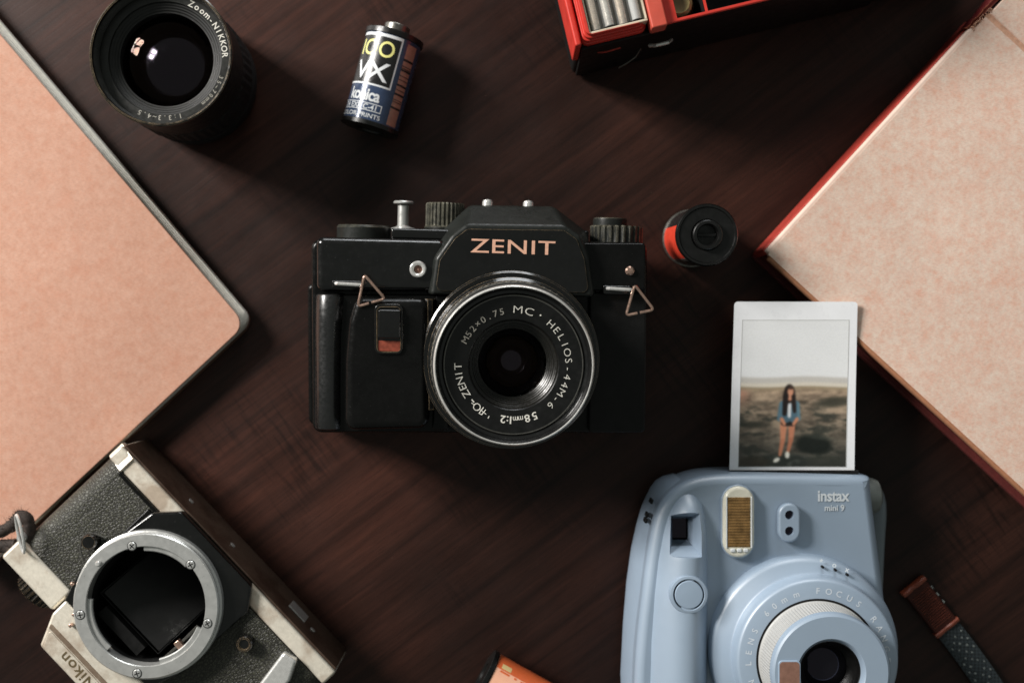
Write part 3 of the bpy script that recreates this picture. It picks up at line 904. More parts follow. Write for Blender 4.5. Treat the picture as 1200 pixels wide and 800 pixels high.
# ------------------------------------------------------------------ black 35 mm camera, centre
ZF = 45.0
T = Thing('film_camera', 'black film camera with worn edges lying on its back in the centre', 'camera', 598, 420, ZF, R(-1.4))
Z = lambda px, py, z=ZF: T.l(px, py, z)
def ZP(pts, z=ZF): return [T.l(a, b, z) for a, b in pts]
def zbox(mb, p0, p1, z0, z1, bev=1.0, seg=3, zz=None):
    a = Z(*p0, zz or z1); b = Z(*p1, zz or z1)
    mb.box(min(a[0], b[0]), min(a[1], b[1]), z0, max(a[0], b[0]), max(a[1], b[1]), z1, bev, seg)
mb = MB(); mb.rprism(roundp(ZP([(371, 284), (757, 286), (757, 508), (371, 506)], 36), 4.0), 4, 40, 2.0, 4, 2.0)
mb.build('body_shell', M['black_worn'], T)
mb = MB(); mb.rprism(roundp(ZP([(368, 338), (752, 338), (752, 502), (368, 502)], 12), 3.0), 0.5, 12, 1.5, 3, 1.5)
mb.build('film_door', M['black_worn'], T)
mb = MB(); mb.rprism(roundp(ZP([(374, 279), (523, 282), (523, 342), (374, 342)], 47), 3.0), 30, 47, 2.9, 8)
mb.build('top_cover', M['black_grip'], T)
mb = MB(); loops = []
for (py, xl, xr_, dz) in ((344.5, 376, 405, -2.2), (346, 373.5, 407.5, -0.6), (349, 372.5, 408.5, 0), (375, 372, 406.5, 0), (400, 371.5, 405, 0), (450, 371, 404, 0), (496, 370.5, 404, 0), (501, 371, 404, -0.6), (503, 373, 402, -2.2)):
    p0 = Z(xl, py, 44); p1 = Z(xr_, py, 44); lp = []
    for k in range(25):
        t_ = -math.cos(PI * k / 24)
        lp.append((p0[0] + (p1[0] - p0[0]) * (t_ + 1) / 2, p0[1] + (p1[1] - p0[1]) * (t_ + 1) / 2, 39 + (8.0 + dz) * max(0, 1 - abs(t_) ** 2.3) ** 0.5))
    lp.append((p1[0], p1[1], 24)); lp.append((p0[0], p0[1], 24)); loops.append(lp)
mb.rings(loops)
mb.build('grip_edge', plain('glossy_grip_edge', (0.006, 0.006, 0.006), 0.3, spec=0.9, var=0.3, rv=0.1, sc_=0.3), T, 40)
mb = MB(); mb.rprism(roundp(ZP([(418, 348), (503, 348), (503, 500), (405, 502), (406, 420), (410, 375)], 52), [4.4] * 6), 38, 52.5, 3.5, 6)
o = mb.build('hand_grip', M['black_worn'], T)
mb = MB(); mb.rprism(roundp(ZP([(378, 346), (524, 346), (524, 505), (378, 505)], 43), 1.5), 34, 43.5, 0.8, 3)
mb.build('front_plate', M['black_worn'], T)
mb = MB()                                             # ridge beside the mount with its rubbed line
pts = []
for i in range(9):
    t_ = i / 8; pts.append(Z(505.5 + 1.5 * t_ ** 2, 350 + 128 * t_, 50))
loops = []
for (x, y) in pts:
    loops.append([(x - 2.4, y, 43), (x - 2.2, y, 50.5), (x - 1.2, y, 51.4), (x + 0.6, y, 50.8), (x + 1.4, y, 49), (x + 1.6, y, 43)])
mb.rings(loops); mb.build('grip_ridge', M['black_gloss'], T, 25)
mb = MB(); zbox(mb, (511, 345), (527, 503), 43, 46.5, 1.0, 3); mb.build('mount_plate', M['black_worn'], T, wn=True)
# self-timer slot with slider and red window
fr = roundp(ZP([(440, 355), (473, 355), (473, 413), (440, 413)], 53), 2.4)
mb = MB(); mb.rprism(fr, 52.3, 53.5, 0.4, 3); o = mb.build('timer_frame', M['black_gloss'], T)
c = MB(); c.rprism(roundp(ZP([(443, 358.5), (470, 358.5), (470, 410.5), (443, 410.5)], 53), 1.8), 52.75, 60); cut(o, [c])
mb = MB(); zbox(mb, (444, 361), (469.5, 395), 52.8, 55.2, 0.8, 4); mb.build('timer_lever', M['black_gloss'], T, wn=True)
mb = MB(); zbox(mb, (444, 397.3), (469.5, 410), 52.78, 53.05, 0.1, 2); mb.build('timer_window', M['red_window'], T)
# flash sync socket
x, y = Z(491, 316, 48)
mb = MB(); mb.lathe([(0, 47.0), (1.7, 47.0), (1.7, 48.6), (2.3, 49.2), (3.0, 49.2), (3.4, 48.6), (3.4, 46.5)], 36, (x, y)); so = mb.build('sync_socket', M['chrome'], T)
mb = MB(); mb.lathe([(0, 47.4), (1.6, 47.4), (1.65, 47.05)], 24, (x, y)); mb.lathe([(0, 48.2), (0.4, 48.2), (0.5, 47.3)], 12, (x, y)); mb.build('socket_pin', M['label_copper'], so)
# strap lugs: slot, bar, copper triangle
for pts, bar, slot in ((((429, 321.5), (452.5, 349), (421, 358)), ((396, 332.5), (424, 334)), ((392, 329), (426, 338.5))),
                       (((741.5, 332.5), (764.5, 361.5), (732, 368)), ((711, 337.5), (735, 339)), ((706, 334), (738, 345)))):
    mb = MB(); zbox(mb, slot[0], slot[1], 46.0, 47.4, 0.6, 3); lug = mb.build('strap_lug', M['black_gloss'], T, wn=True)
    mb = MB(); a = Z(*bar[0], 49); b = Z(*bar[1], 49); mb.tube([(*a, 47.2), (a[0] + 0.8, a[1], 48.4), (*b, 48.6), (b[0] + 1.2, b[1], 48.0)], 0.75, 8); mb.build('lug_bar', M['chrome'], lug)
    P = [Vector((*Z(*p, 53), 54 - 0.5 * i)) for i, p in enumerate(pts)]
    path = []
    P = P[2:] + P[:2]
    for i in range(3):
        a, b, c_ = P[i - 1], P[i], P[(i + 1) % 3]
        for k in range(5):
            t_ = k / 4
            p0 = b + (a - b).normalized() * 1.5; p2 = b + (c_ - b).normalized() * 1.5
            path.append(tuple((1 - t_) ** 2 * p0 + 2 * t_ * (1 - t_) * b + t_ * t_ * p2))
    path = path + [tuple(Vector(path[-1]).lerp(Vector(path[0]), 0.5))]
    path = [tuple(Vector(path[-1]).lerp(Vector(path[0]), 0.25))] + path
    mb = MB(); mb.tube(path[:-1] + [path[-1]], 0.62, 8); mb.build('strap_ring', M['copper_wire'], T)
# right half
mb = MB(); mb.rprism(roundp(ZP([(676, 285), (756, 285), (756, 340), (676, 340)], 46), 1.5), 30, 45.5, 1.0, 3); mb.build('top_cover', M['black_worn'], T)
mb = MB(); mb.rprism(roundp(ZP([(690, 343), (757, 343), (757, 507), (690, 507)], 43), 2.0), 30, 43.8, 1.0, 3); mb.build('front_plate', M['black_matte'], T)
x, y = Z(737, 317.5, 46)
mb = MB(); mb.lathe([(1.9, 45.3), (1.9, 46.3), (1.3, 47.0), (0, 47.3)], 20, (x, y)); mb.build('screw', M['copper_wire'], T)
# prism housing
fr = ZP([(505, 345), (511, 303), (530, 276), (546, 264), (661, 265), (678, 277), (688, 302), (694, 347)], 51)
bk_ = ZP([(498, 345), (503, 302), (521, 272), (552, 243.5), (649, 244.5), (687, 273), (696, 302), (701, 347)], 37)
fr2, bk2 = fr, bk_
mb = MB(); mb.rings([[(*p, 12) for p in reversed(bk2)], [(*p, 36) for p in reversed(bk2)], [(*p, 50.5) for p in reversed(fr2)]])
bmesh.ops.bevel(mb.bm, geom=mb.bm.edges[:], offset=1.5, segments=4, profile=0.5, affect='EDGES', clamp_overlap=True)
mb.build('prism_housing', M['black_grey'], T, wn=True)
mb = MB(); mb.rprism(roundp(inset(ccw(fr), 1.6), 2.5, 4), 50.3, 51.1, 0.4, 2); mb.build('prism_front', M['black_gloss'], T)
tb = TextB()
x, y = Z(600, 297, 51)
tb.add(text_geo('ZENIT', 7.9, 0.04, 1.5, 0.22, 1.06, 5), flat(x, y, 51.05, R(-0.3)))
tb.build('lettering', M['logo_tan'], T)
for q_ in ((573, 243), (620, 244)):
    x, y = Z(*q_, 32)
    mb = MB(); mb.X = Matrix.Translation((x, y, 33)) @ Matrix.Rotation(-PI / 2, 4, 'X')
    mb.lathe([(0, -2), (2.2, -2), (2.2, 0.6), (1.7, 1.5), (0, 1.9)], 24); mb.build('shoe_stud', M['chrome'], T)
# controls on the top deck (axes along y)
def ycyl(px, py, z, prof, name, mat, n=48, knurl=None, par=None):
    x, y = Z(px, py, z); x += 0.9; y -= 1.3
    mb = MB(); mb.X = Matrix.Translation((x, y, z)) @ Matrix.Rotation(-PI / 2, 4, 'X')
    mb.lathe(prof, n, knurl=knurl); return mb.build(name, mat, par or T, 30)
ycyl(429, 281, 24, [(0, -1), (11.2, -1), (11.2, 4.6), (10.6, 5.4), (4, 5.6), (0, 5.6)], 'wind_lever', M['black_grey'])
ycyl(474, 283, 24, [(5.5, -2), (5.5, 5.0), (3.2, 5.6), (2.4, 6.2), (2.4, 14.6), (1.6, 15.0), (4.2, 15.4), (4.3, 16.0), (3.8, 16.5), (0, 16.5)], 'shutter_release', M['steel'])
ycyl(522, 283, 24, [(8.6, -2), (8.6, 5.6), (8.2, 6.0), (8.2, 15.0), (7.8, 15.6), (0, 15.6)], 'speed_dial', M['black_grey'], 112, {2: 0.6, 3: 0.6})
mb = MB(); zbox(mb, (461, 270), (534, 285), 10, 42, 1.2, 3, 40); mb.build('top_deck', M['black_gloss'], T, wn=True)
ycyl(721, 285, 24, [(11.2, -2), (11.2, 1.2), (11.2, 6.6), (10.8, 7.0), (0, 7.0)], 'rewind_knob', M['black_grey'], 96, {1: 0.8, 2: 0.8})
ycyl(713, 285, 25, [(7.2, 5), (7.2, 9.6), (6.8, 10.4), (0, 10.4)], 'rewind_crank', M['black_grey'])
mb = MB(); zbox(mb, (664, 272), (690, 287), 12, 36, 1.0, 3, 36); mb.build('top_deck', M['black_worn'], T, wn=True)
# the mounted lens (part) and its pieces
mb = MB()
mb.lathe([(36.4, 42), (36.4, 49.6), (36.0, 51.6), (35.2, 52.2), (33.0, 52.2), (32.6, 53.5), (33.4, 54.2), (33.4, 57.0), (32.2, 58.0), (32.2, 61.0)], 128)
lens = mb.build('camera_lens', M['black_gloss'], T)
mb = MB(); mb.lathe([(31.2, 60.6), (31.9, 61.2), (32.2, 61.8), (32.2, 68.2), (31.8, 69.0), (31.0, 69.4)], 288, knurl={2: 0.75, 3: 0.75}); mb.build('focus_ring', M['grey_metal'], lens)
mb = MB(); mb.lathe([(30.9, 69.3), (31.0, 70.0), (31.0, 74.4), (30.8, 75.6), (30.5, 77.2)], 128); mb.build('aperture_ring', M['black_ring'], lens)
mb = MB(); mb.lathe([(30.5, 77.0), (30.8, 78.6), (30.78, 79.4), (30.66, 80.0), (30.45, 80.5), (30.15, 80.75), (29.9, 80.7), (29.7, 80.4)], 160); mb.build('chrome_rim', plain('worn_bright_rim', (0.62, 0.61, 0.58), 0.3, 0.45, var=0.12, sc_=0.5), lens)
mb = MB(); mb.lathe([(29.75, 80.5), (29.5, 80.0), (28.9, 79.2), (28.7, 78.0), (28.5, 76.4), (27.5, 76.0), (27.1, 76.3)], 160); mb.build('filter_thread', plain('glossy_black_thread', (0.008, 0.008, 0.008), 0.2, 0.0, spec=0.6, var=0.2), lens)
mb = MB(); mb.lathe([(27.1, 76.25), (26.8, 76.6), (26.4, 76.55)], 160); mb.build('thin_ring', M['dark_metal'], lens)
mb = MB(); mb.lathe([(26.4, 76.5), (17.6, 75.6), (17.2, 75.2)], 160); mb.build('name_ring', M['black_ring'], lens)
prof = [(17.2, 75.2)]
for i, (r_, z_) in enumerate(((16.7, 73.2), (16.2, 71.6), (15.5, 70.0), (14.9, 68.4), (14.3, 67.0), (13.8, 65.6))):
    prof += [(r_ + 0.1, z_ + 0.3), (r_ - 0.35, z_)]
mb = MB(); mb.lathe(prof, 128); mb.build('inner_barrel', plain('satin_inner_barrel', (0.010, 0.0095, 0.008), 0.3, 0.1, var=0.3, sc_=0.3), lens)
mb = MB(); mb.lathe([(0, 67.4)] + [(13.85 * i / 12, 67.4 - 3.2 * (i / 12) ** 2) for i in range(1, 13)], 96); mb.build('front_glass', M['coated_glass'], lens, 60)
prof = [(13.9, 65.5), (13.9, 63.2)]
for r_, z_ in ((13.0, 62.6), (11.9, 61.0), (11.0, 59.2), (10.2, 57.4)): prof += [(r_, z_), (r_ - 0.3, z_ - 0.6)]
mb = MB(); mb.lathe(prof, 96); mb.build('inner_cell', M['black_ring'], lens)
mb = MB(); mb.lathe([(0, 58.6)] + [(10.1 * i / 10, 58.6 - 4.4 * (i / 10) ** 2) for i in range(1, 11)], 72); mb.build('inner_element', M['lens_glass'], lens, 60)
cx, cy = 0.0, 0.0
tb = TextB(); zt = 76.05; rb_ = 19.9
def zt_at(r): return 75.6 + (r - 17.6) * 0.9 / 8.8 + 0.05
ring_text(tb, [('M', 3.0), ('C', 15.0)], 4.1, cx, cy, rb_, zt_at(rb_ + 3), -0.05, 1.35)
ring_text(tb, [('·', 27)], 5, cx, cy, rb_, zt_at(rb_ + 3), 0.02)
ring_text(tb, spread('HELIOS-44M-6', 41, 136), 3.9, cx, cy, rb_, zt_at(rb_ + 3), -0.05, 1.12)
ring_text(tb, spread('58', 156, 164), 4.1, cx, cy, rb_, zt_at(rb_ + 3), 0.05, 1.1)
ring_text(tb, [('m', 171), ('m', 176.5)], 3.2, cx, cy, rb_, zt_at(rb_ + 3), 0.02, 0.9)
ring_text(tb, [('1', 181.5), (':', 184.8), ('2', 189.5)], 4.1, cx, cy, rb_, zt_at(rb_ + 3), 0.05, 1.1)
ring_text(tb, [("'", 204)], 4, cx, cy, rb_, zt_at(rb_ + 3), 0.02)
ring_text(tb, [('-', 227)], 4.2, cx, cy, rb_, zt_at(rb_ + 3), 0.02, 1.4)
ring_text(tb, spread('ZENIT', 237, 267), 4.1, cx, cy, rb_, zt_at(rb_ + 3), -0.03, 1.1)
tb.build('lettering', M['white_ink'], lens)
tb = TextB(); ring_text(tb, spread('M52×0.75', 296, 346), 3.5, cx, cy, rb_ - 0.2, zt_at(rb_ + 3), 0.0, 1.1); tb.build('lettering', M['grey_ink'], lens)
# maker's mark: a small circle with a crossed bar
a = R(217); mx, my = (rb_ + 1.5) * math.sin(a), (rb_ + 1.5) * math.cos(a); zz = zt_at(22) + 0.03
ta = Vector((math.cos(a), -math.sin(a))); na = Vector((math.sin(a), math.cos(a)))
mb = MB()
def mk(u, v): p = Vector((mx, my)) + ta * u + na * v; return (p.x, p.y, zz)
mb.tube([mk(0.9 + 1.3 * math.cos(2 * PI * i / 20), 1.3 * math.sin(2 * PI * i / 20)) for i in range(20)], 0.17, 6, True)
mb.tube([mk(-3.6, 0), mk(-0.4, 0)], 0.17, 6); mb.tube([mk(2.2, 0), mk(3.6, 0)], 0.17, 6)
mb.tube([mk(-1.2, 1.5), mk(-1.2, -1.5)], 0.17, 6); mb.tube([mk(-2.4, 1.3), mk(-2.4, -1.3)], 0.17, 6); mb.tube([mk(-1.2, 1.4), mk(-2.4, 1.2)], 0.17, 6)
mb.build('maker_mark', M['white_ink'], lens)
# lay it on its back, tipped towards the heavy lens
T.o.rotation_euler = (R(3.4), R(2.6), R(-1.4))
T.o.location.x -= 45 * math.sin(R(2.6)) * MM; T.o.location.y += 45 * math.sin(R(3.4)) * MM   # turned about its front plate
def settle(T):
    bpy.context.view_layer.update()
    mz = 1e9
    for o in T.o.children_recursive:
        if o.type == 'MESH':
            mw = o.matrix_world
            for v in o.data.vertices:
                z_ = (mw @ v.co).z
                if z_ < mz: mz = z_
    T.o.location.z -= mz
settle(T)

# ------------------------------------------------------------------ silver camera body, bottom left
ZN = 46.0
T = Thing('reflex_camera', 'silver and black camera body without a lens at the lower left corner', 'camera', 168, 712, ZN, R(133.4))
N = lambda px, py, z=ZN: T.l(px, py, z)
yb0, yb1 = -36.2, -28.2         # bottom plate
yt0, yt1 = 21.6, 33.0           # top plate
xR, xL = 57.0, -75.0
def plate(y0, y1, z1, rr, name, mat, r_top=1.4):
    mb = MB(); mb.rprism(roundp(rect(xL, y0, xR, y1), rr, 6), 3, z1, r_top, 5, 1.0); return mb.build(name, mat, T)
mb = MB(); mb.rprism(roundp(rect(xL, yb0 + 0.5, xR, yb1), 1.2, 4), 3, 37, 1.2, 4, 1.0); bp = mb.build('bottom_plate', M['silver'], T)
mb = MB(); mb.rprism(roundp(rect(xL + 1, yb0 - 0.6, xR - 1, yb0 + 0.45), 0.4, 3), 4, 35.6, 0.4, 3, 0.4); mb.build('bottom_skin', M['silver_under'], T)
mb = MB()
mb.rings([[(xR - 8.2, yy, 30), (xR - 8.2, yy, 37.6), (xR - 7.6, yy, 37.9), (xR + 0.2, yy, 34.4), (xR + 0.8, yy, 33.6), (xR + 0.8, yy, 30)] for yy in (yb0 + 0.5, yb1 - 0.05)])
mb.build('plate_corner', M['silver'], T, 25)
x, y = N(352, 714, 15)
mb = MB(); mb.box(x - 5, yb0 - 1.1, 14, x + 5, yb0 - 0.5, 24, 0.25); mb.build('battery_cover', M['steel'], T, wn=True)
for q_ in ((362, 742), (258, 652), (214, 596)):
    x, y = N(*q_, 20)
    mb = MB(); mb.X = Matrix.Translation((x, yb0 - 0.6, 22)) @ Matrix.Rotation(PI / 2, 4, 'X'); mb.lathe([(1.4, -0.2), (1.3, 0.3), (0, 0.5)], 18); mb.build('plate_screw', M['steel'], T)
mb = MB(); mb.rprism(roundp(rect(26, yt0, xR + 0.5, yt1), 1.6, 6), 3, 38.5, 1.6, 5, 1.0); mb.build('top_plate', M['silver'], T)
mb = MB(); mb.rprism(roundp(rect(xL, yt0, -26, yt1), 1.6, 6), 3, 38.5, 1.6, 5, 1.0); mb.build('top_plate', M['silver'], T)
# leather sides
def half_shell(x0, x1, name):
    """body side with a rounded outer end"""
    mb = MB(); s = 1 if x1 > x0 else -1; rr = 9.0; loops = []
    prof = [(x0, 3), (x0, 37.4)]
    for k in range(9):
        a = PI / 2 * k / 8
        prof.append((x1 - s * rr + s * rr * math.sin(a), 37.4 - rr + rr * math.cos(a)))
    prof.append((x1, 3))
    for yy in (yb1 + 0.1, yt0 - 0.1): loops.append([(px_, yy, pz) for px_, pz in prof])
    mb.rings(loops); return mb.build(name, M['leather'], T, 40)
half_shell(25.0, xR + 0.2, 'leather_side')
half_shell(-27.0, xL + 0.5, 'leather_side')
mb = MB(); mb.box(25.2, yb1 + 0.2, 37.0, xR - 8, yb1 + 1.6, 38.2, 0.5); mb.build('leather_rim', M['black_worn'], T, wn=True)
mb = MB(); mb.box(26.6, yb1 + 2.0, 37.2, 29.6, -8, 38.7, 0.7); mb.build('leather_rim', M['black_worn'], T, wn=True)
# apron round the mount
ap = roundp([(-31, yb1 + 1.0), (-24, yb1 - 7.6), (19, yb1 - 7.6), (27, yb1 + 1.5), (29.5, -6), (30.5, 12), (25, 26.5), (-25, 26.5), (-30, 12), (-30, -8)], 3.0, 5)
mb = MB(); mb.rprism(ap, 3, 40.5, 1.2, 4); o = mb.build('mirror_box', M['black_gloss'], T)
c = MB(); c.lathe([(0, 8), (24.75, 8), (24.75, 60), (0, 60)], 96); cut(o, [c])
# steel bayonet ring with lugs and screws
def nang(px, py):
    x, y = N(px, py, ZN); return math.atan2(y, x)
mb = MB()
mb.lathe([(24.7, 38), (24.7, 45.6), (25.0, 46.0), (29.7, 46.0), (30.2, 45.5), (30.3, 43.6), (31.0, 43.2), (31.2, 42.4), (31.2, 40.0)], 144)
ring = mb.build('lens_mount', M['steel'], T)
for (pa, pb) in (((165, 648), (214, 666)), ((100, 704), (121, 765)), ((232, 739), (184, 780))):
    a0, a1 = nang(*pa), nang(*pb); d = (a1 - a0 + PI) % (2 * PI) - PI
    mb = MB(); loops = []
    for i in range(17):
        a = a0 + d * i / 16
        loops.append([(r_ * math.cos(a), r_ * math.sin(a), z_) for r_, z_ in ((24.8, 43.2), (24.8, 44.8), (23.0, 44.8), (22.6, 44.4), (22.6, 43.2))])
    mb.rings(loops); mb.build('bayonet_lug', M['steel'], ring, 40)
for q_ in ((152, 641), (221, 663), (241, 732), (158, 791), (91, 722)):
    x, y = N(*q_)
    mb = MB(); mb.lathe([(1.75, 45.9), (1.75, 46.1), (1.5, 46.35), (0.4, 46.45), (0, 46.4)], 20, (x, y)); s_ = mb.build('mount_screw', M['steel'], ring)
    mb = MB(); ra = random.random() * PI
    for a in (ra, ra + PI / 2): mb.box(x - 1.15, y - 0.2, 46.3, x + 1.15, y + 0.2, 46.5, 0, 1, a)
    mb.lathe([(1.75, 46.03), (2.05, 46.03), (2.05, 46.06), (1.75, 46.06)], 24, (x, y))
    o = mb.build('screw_slot', M['black_void'], ring)
x, y = N(113, 661)
mb = MB(); mb.lathe([(1.1, 45.9), (1.1, 47.6), (0.8, 48.0), (0, 48.1)], 18, (x, y)); mb.build('locking_pin', M['chrome'], ring)
# inside: chamber floor, tilted mirror in its frame, light baffle, lever
mb = MB(); mb.lathe([(24.5, 40), (24.5, 9), (0, 9)], 72); mb.build('chamber_wall', M['black_void'], T)
mb = MB()
mb.rings([[(-17, -15, 12), (17, -15, 12), (17, 14, 33), (-17, 14, 33)], [(-17, -15.7, 13), (17, -15.7, 13), (17, 13.3, 34), (-17, 13.3, 34)]])
mb.build('reflex_mirror', plain('dim_mirror', (0.008, 0.008, 0.008), 0.5, 0.0, var=0.3), T)
mb = MB(); mb.tube([(-17.6, -16, 13.5), (17.6, -16, 13.5), (17.6, 14, 35), (-17.6, 14, 35)], 0.35, 6, True); mb.build('mirror_frame', M['black_ring'], T)
mb = MB(); mb.rings([[(-12, 13, 20), (12, 13, 20), (12, 21, 20), (-12, 21, 20)], [(-12, 15, 38), (12, 15, 38), (12, 20, 38), (-12, 20, 38)]]); mb.build('light_baffle', M['black_matte'], T)
x, y = N(208, 757, 42)
mb = MB(); a = nang(208, 757); mb.box(x - 2.0, y - 1.3, 40, x + 2.0, y + 1.3, 43.4, 0.4, 3, a); mb.build('aperture_lever', M['copper_wire'], T, wn=True)
mb = MB(); xa, ya = N(230, 735, 40); xb, yb = N(188, 775, 40); mb.tube([(xa, ya, 40), ((xa + x) / 2, (ya + y) / 2, 41), (x, y, 40.6), (xb, yb, 40)], 0.7, 6); mb.build('lever_arm', M['dark_metal'], T)
# preview knob with its wire loop
x, y = N(102, 636, 42)
mb = MB(); mb.lathe([(3.3, 37), (3.3, 42.6), (2.7, 43.4), (0, 43.6)], 32, (x, y)); mb.build('preview_button', M['black_gloss'], T)
pp = [(96, 662), (91, 645), (92, 632), (100, 625.5), (110, 627), (122, 631.5)]
mb = MB(); mb.tube([(*N(a, b, 40), 40.0) for a, b in pp], 0.45, 6); mb.build('button_loop', M['dark_metal'], T)
for q_ in ((81, 686), (83, 722), (79, 735)):
    x, y = N(*q_, 44); mb = MB(); mb.box(x - 0.7, y - 0.7, 41.5, x + 0.7, y + 0.7, 44.2, 0.3); mb.build('index_tab', M['copper_wire'], T, wn=True)
# prism hump with engraved name
pf = [N(54, 725, 39), N(37, 764, 39), N(44, 782, 40)]
xA, yA = 24.5, 30.5
fr = [(-25, 24.5), (25, 24.5), (24.8, 32.0), (18.6, 45.0), (-18.6, 45.0), (-24.8, 32.0)]
mb = MB(); mb.rings([[(x * 1.02, y if y < 30 else y + 2.5, 6) for x, y in fr], [(x * 1.02, y if y < 30 else y + 2.5, 34) for x, y in fr], [(x, y, 41.5) for x, y in fr]])
bmesh.ops.bevel(mb.bm, geom=mb.bm.edges[:], offset=1.0, segments=3, profile=0.5, affect='EDGES', clamp_overlap=True)
mb.build('prism_housing', M['silver'], T, wn=True)
mb = MB(); mb.rprism(roundp([(-20.5, 37.6), (20.5, 37.6), (17.4, 44.2), (-17.4, 44.2)], 0.8), 41.3, 42.0, 0.3, 2); mb.build('name_plate', M['silver'], T)
mb = MB(); mb.rprism(roundp([(-22.5, 35.2), (22.5, 35.2), (21.4, 37.2), (-21.4, 37.2)], 0.6), 41.3, 41.75, 0.2, 2); mb.build('name_plate_step', M['silver_step'], T)
tb = TextB(); tb.add(text_geo('Nikon', 6.4, 0.10, 1.12, 0.06, 1.1, 5), flat(0, 38.6, 42.0)); tb.build('lettering', M['engrave'], T)
# dials on the top plate, in profile
def ncyl(px, py, z, prof, name, mat, n=48, knurl=None):
    x, y = N(px, py, z)
    mb = MB(); mb.X = Matrix.Translation((x, yt1, z)) @ Matrix.Rotation(-PI / 2, 4, 'X')
    mb.lathe(prof, n, knurl=knurl); return mb.build(name, mat, T, 30)
ncyl(22, 710, 20, [(9.5, -0.5), (9.5, 1.5), (9.3, 7.5), (8.6, 8.2), (0, 8.2)], 'rewind_knob', M['black_worn'], 96, {1: 0.6, 2: 0.6})
# lever and button on the far side of the mount
a_ = N(303, 800, 41); b_ = N(338, 772, 41)
mb = MB(); mb.rprism(roundp(T.L([(300, 806), (330, 766), (346, 776), (338, 800), (318, 822)], 41), 1.5), 36.5, 41.5, 1.4, 4); mb.build('timer_lever', M['chrome'], T)
x, y = N(284, 757, 42)
mb = MB(); mb.lathe([(3.4, 37), (3.4, 41.6), (3.0, 42.2), (2.3, 42.2), (2.1, 41.5), (0, 41.5)], 32, (x, y)); mb.build('release_button', M['black_gloss'], T)
# strap ring, ball and the fuzzy cord tied to it
x, y = N(25, 630, 34)
mb = MB(); bmesh.ops.create_icosphere(mb.bm, subdivisions=3, radius=2.3, matrix=Matrix.Translation((x, y, 36))); mb.build('strap_post', M['steel'], T, 60)
mb = MB(); n_ = 40; path = []
ca = N(22, 626, 40)
ax = Vector((*N(27, 648, 40), 0)) - Vector((*N(18, 604, 40), 0)); hl = ax.length / 2; ax.normalize(); sd = Vector((-ax.y, ax.x, 0))
for i in range(n_):
    t_ = 2 * PI * i / n_
    path.append((ca[0] + ax.x * hl * math.cos(t_) + sd.x * 1.9 * math.sin(t_), ca[1] + ax.y * hl * math.cos(t_) + sd.y * 1.9 * math.sin(t_), 41.5 + 2.5 * math.sin(t_)))
mb.tube(path, 0.7, 8, True); mb.build('split_ring', M['chrome'], T)
mb = MB(); rnd = random.Random(3)
cord = [[(34, 640), (30, 650), (20, 648), (2, 642), (-30, 640)], [(14, 612), (22, 604), (30, 612), (31, 630), (28, 642)], [(-30, 625), (-5, 626), (12, 616), (20, 606)], [(-25, 648), (0, 640), (14, 640)]]
for pts in cord:
    q3 = [Vector((*N(a, b, 34), 33.5)) for a, b in pts]
    fine_p = []
    for i in range(len(q3) - 1):
        for k in range(5): fine_p.append(q3[i].lerp(q3[i + 1], k / 5))
    fine_p.append(q3[-1])
    for _ in range(3):
        fine_p = [fine_p[0]] + [(fine_p[i - 1] + fine_p[i] * 2 + fine_p[i + 1]) / 4 for i in range(1, len(fine_p) - 1)] + [fine_p[-1]]
    mb.tube([tuple(p) for p in fine_p], [2.4 + 0.5 * rnd.random() for _ in fine_p], 10)
    for p in fine_p:
        for _ in range(26):
            dv = Vector((rnd.gauss(0, 1), rnd.gauss(0, 1), rnd.gauss(0, 0.8) + 0.2)).normalized()
            a = p + dv * 2.2; tip = a + (dv + Vector((rnd.gauss(0, .5), rnd.gauss(0, .5), 0))) * (0.6 + rnd.random() * 1.3)
            sd_ = dv.cross(Vector((0, 0, 1)))
            if sd_.length < 0.05: continue
            sd_.normalize()
            v0, v1, v2 = mb.v(*(a + sd_ * 0.12)), mb.v(*(a - sd_ * 0.12)), mb.v(*tip); mb.f([v0, v1, v2])
mb.build('strap_cord', M['cord'], T, 60)
settle(T)

# ------------------------------------------------------------------ pale blue instant camera, bottom right
T = Thing('instant_camera', 'pale blue instant camera ejecting a photo at the lower right', 'camera', 885, 715, 20)
I = lambda px, py, z: T.l(px, py, z)
oz = [(741, 900, 16), (737, 800, 16), (740, 740, 16), (747, 680, 16), (754, 632, 18), (761, 598, 18), (770, 578, 18), (790, 560, 18), (815, 551, 17), (850, 549, 17), (930, 551, 17), (990, 553, 18), (1006, 554, 20), (1016, 557, 23), (1020, 564, 27), (1022, 576, 29), (1026, 600, 30), (1034, 660, 30), (1042, 720, 30), (1049, 790, 30), (1054, 900, 30)]
out = smoothp([I(*p) for p in oz], 3)
mb = MB(); mb.rprism(out, 4, 37.5, 4.2, 7, 4.0)
body = mb.build('body', M['blue'], T, 40)
mb = MB(); mb.rprism(smoothp([I(*p) for p in [(763, 900, 6), (757, 800, 6), (757, 650, 6), (774, 582, 8), (808, 563, 8), (1005, 560, 8), (1031, 566, 10), (1040, 590, 10), (1036, 640, 10), (1030, 800, 10), (1030, 900, 10)]], 2), 0, 13, 3, 4, 2.0)
mb.build('back_shell', plain('grey_back_shell', srgb(112, 122, 128), 0.4, var=0.04), T)
# the front falls away to the right
def droop(x):
    xr_ = I(862, 700, 37)[0]
    d_ = max(0.0, x - xr_); return 0.08 * d_ * d_ / (d_ + 6) + 0.0010 * d_ ** 2
for v in body.data.vertices:
    if v.co.z > 0.026: v.co.z -= droop(v.co.x / MM) * MM
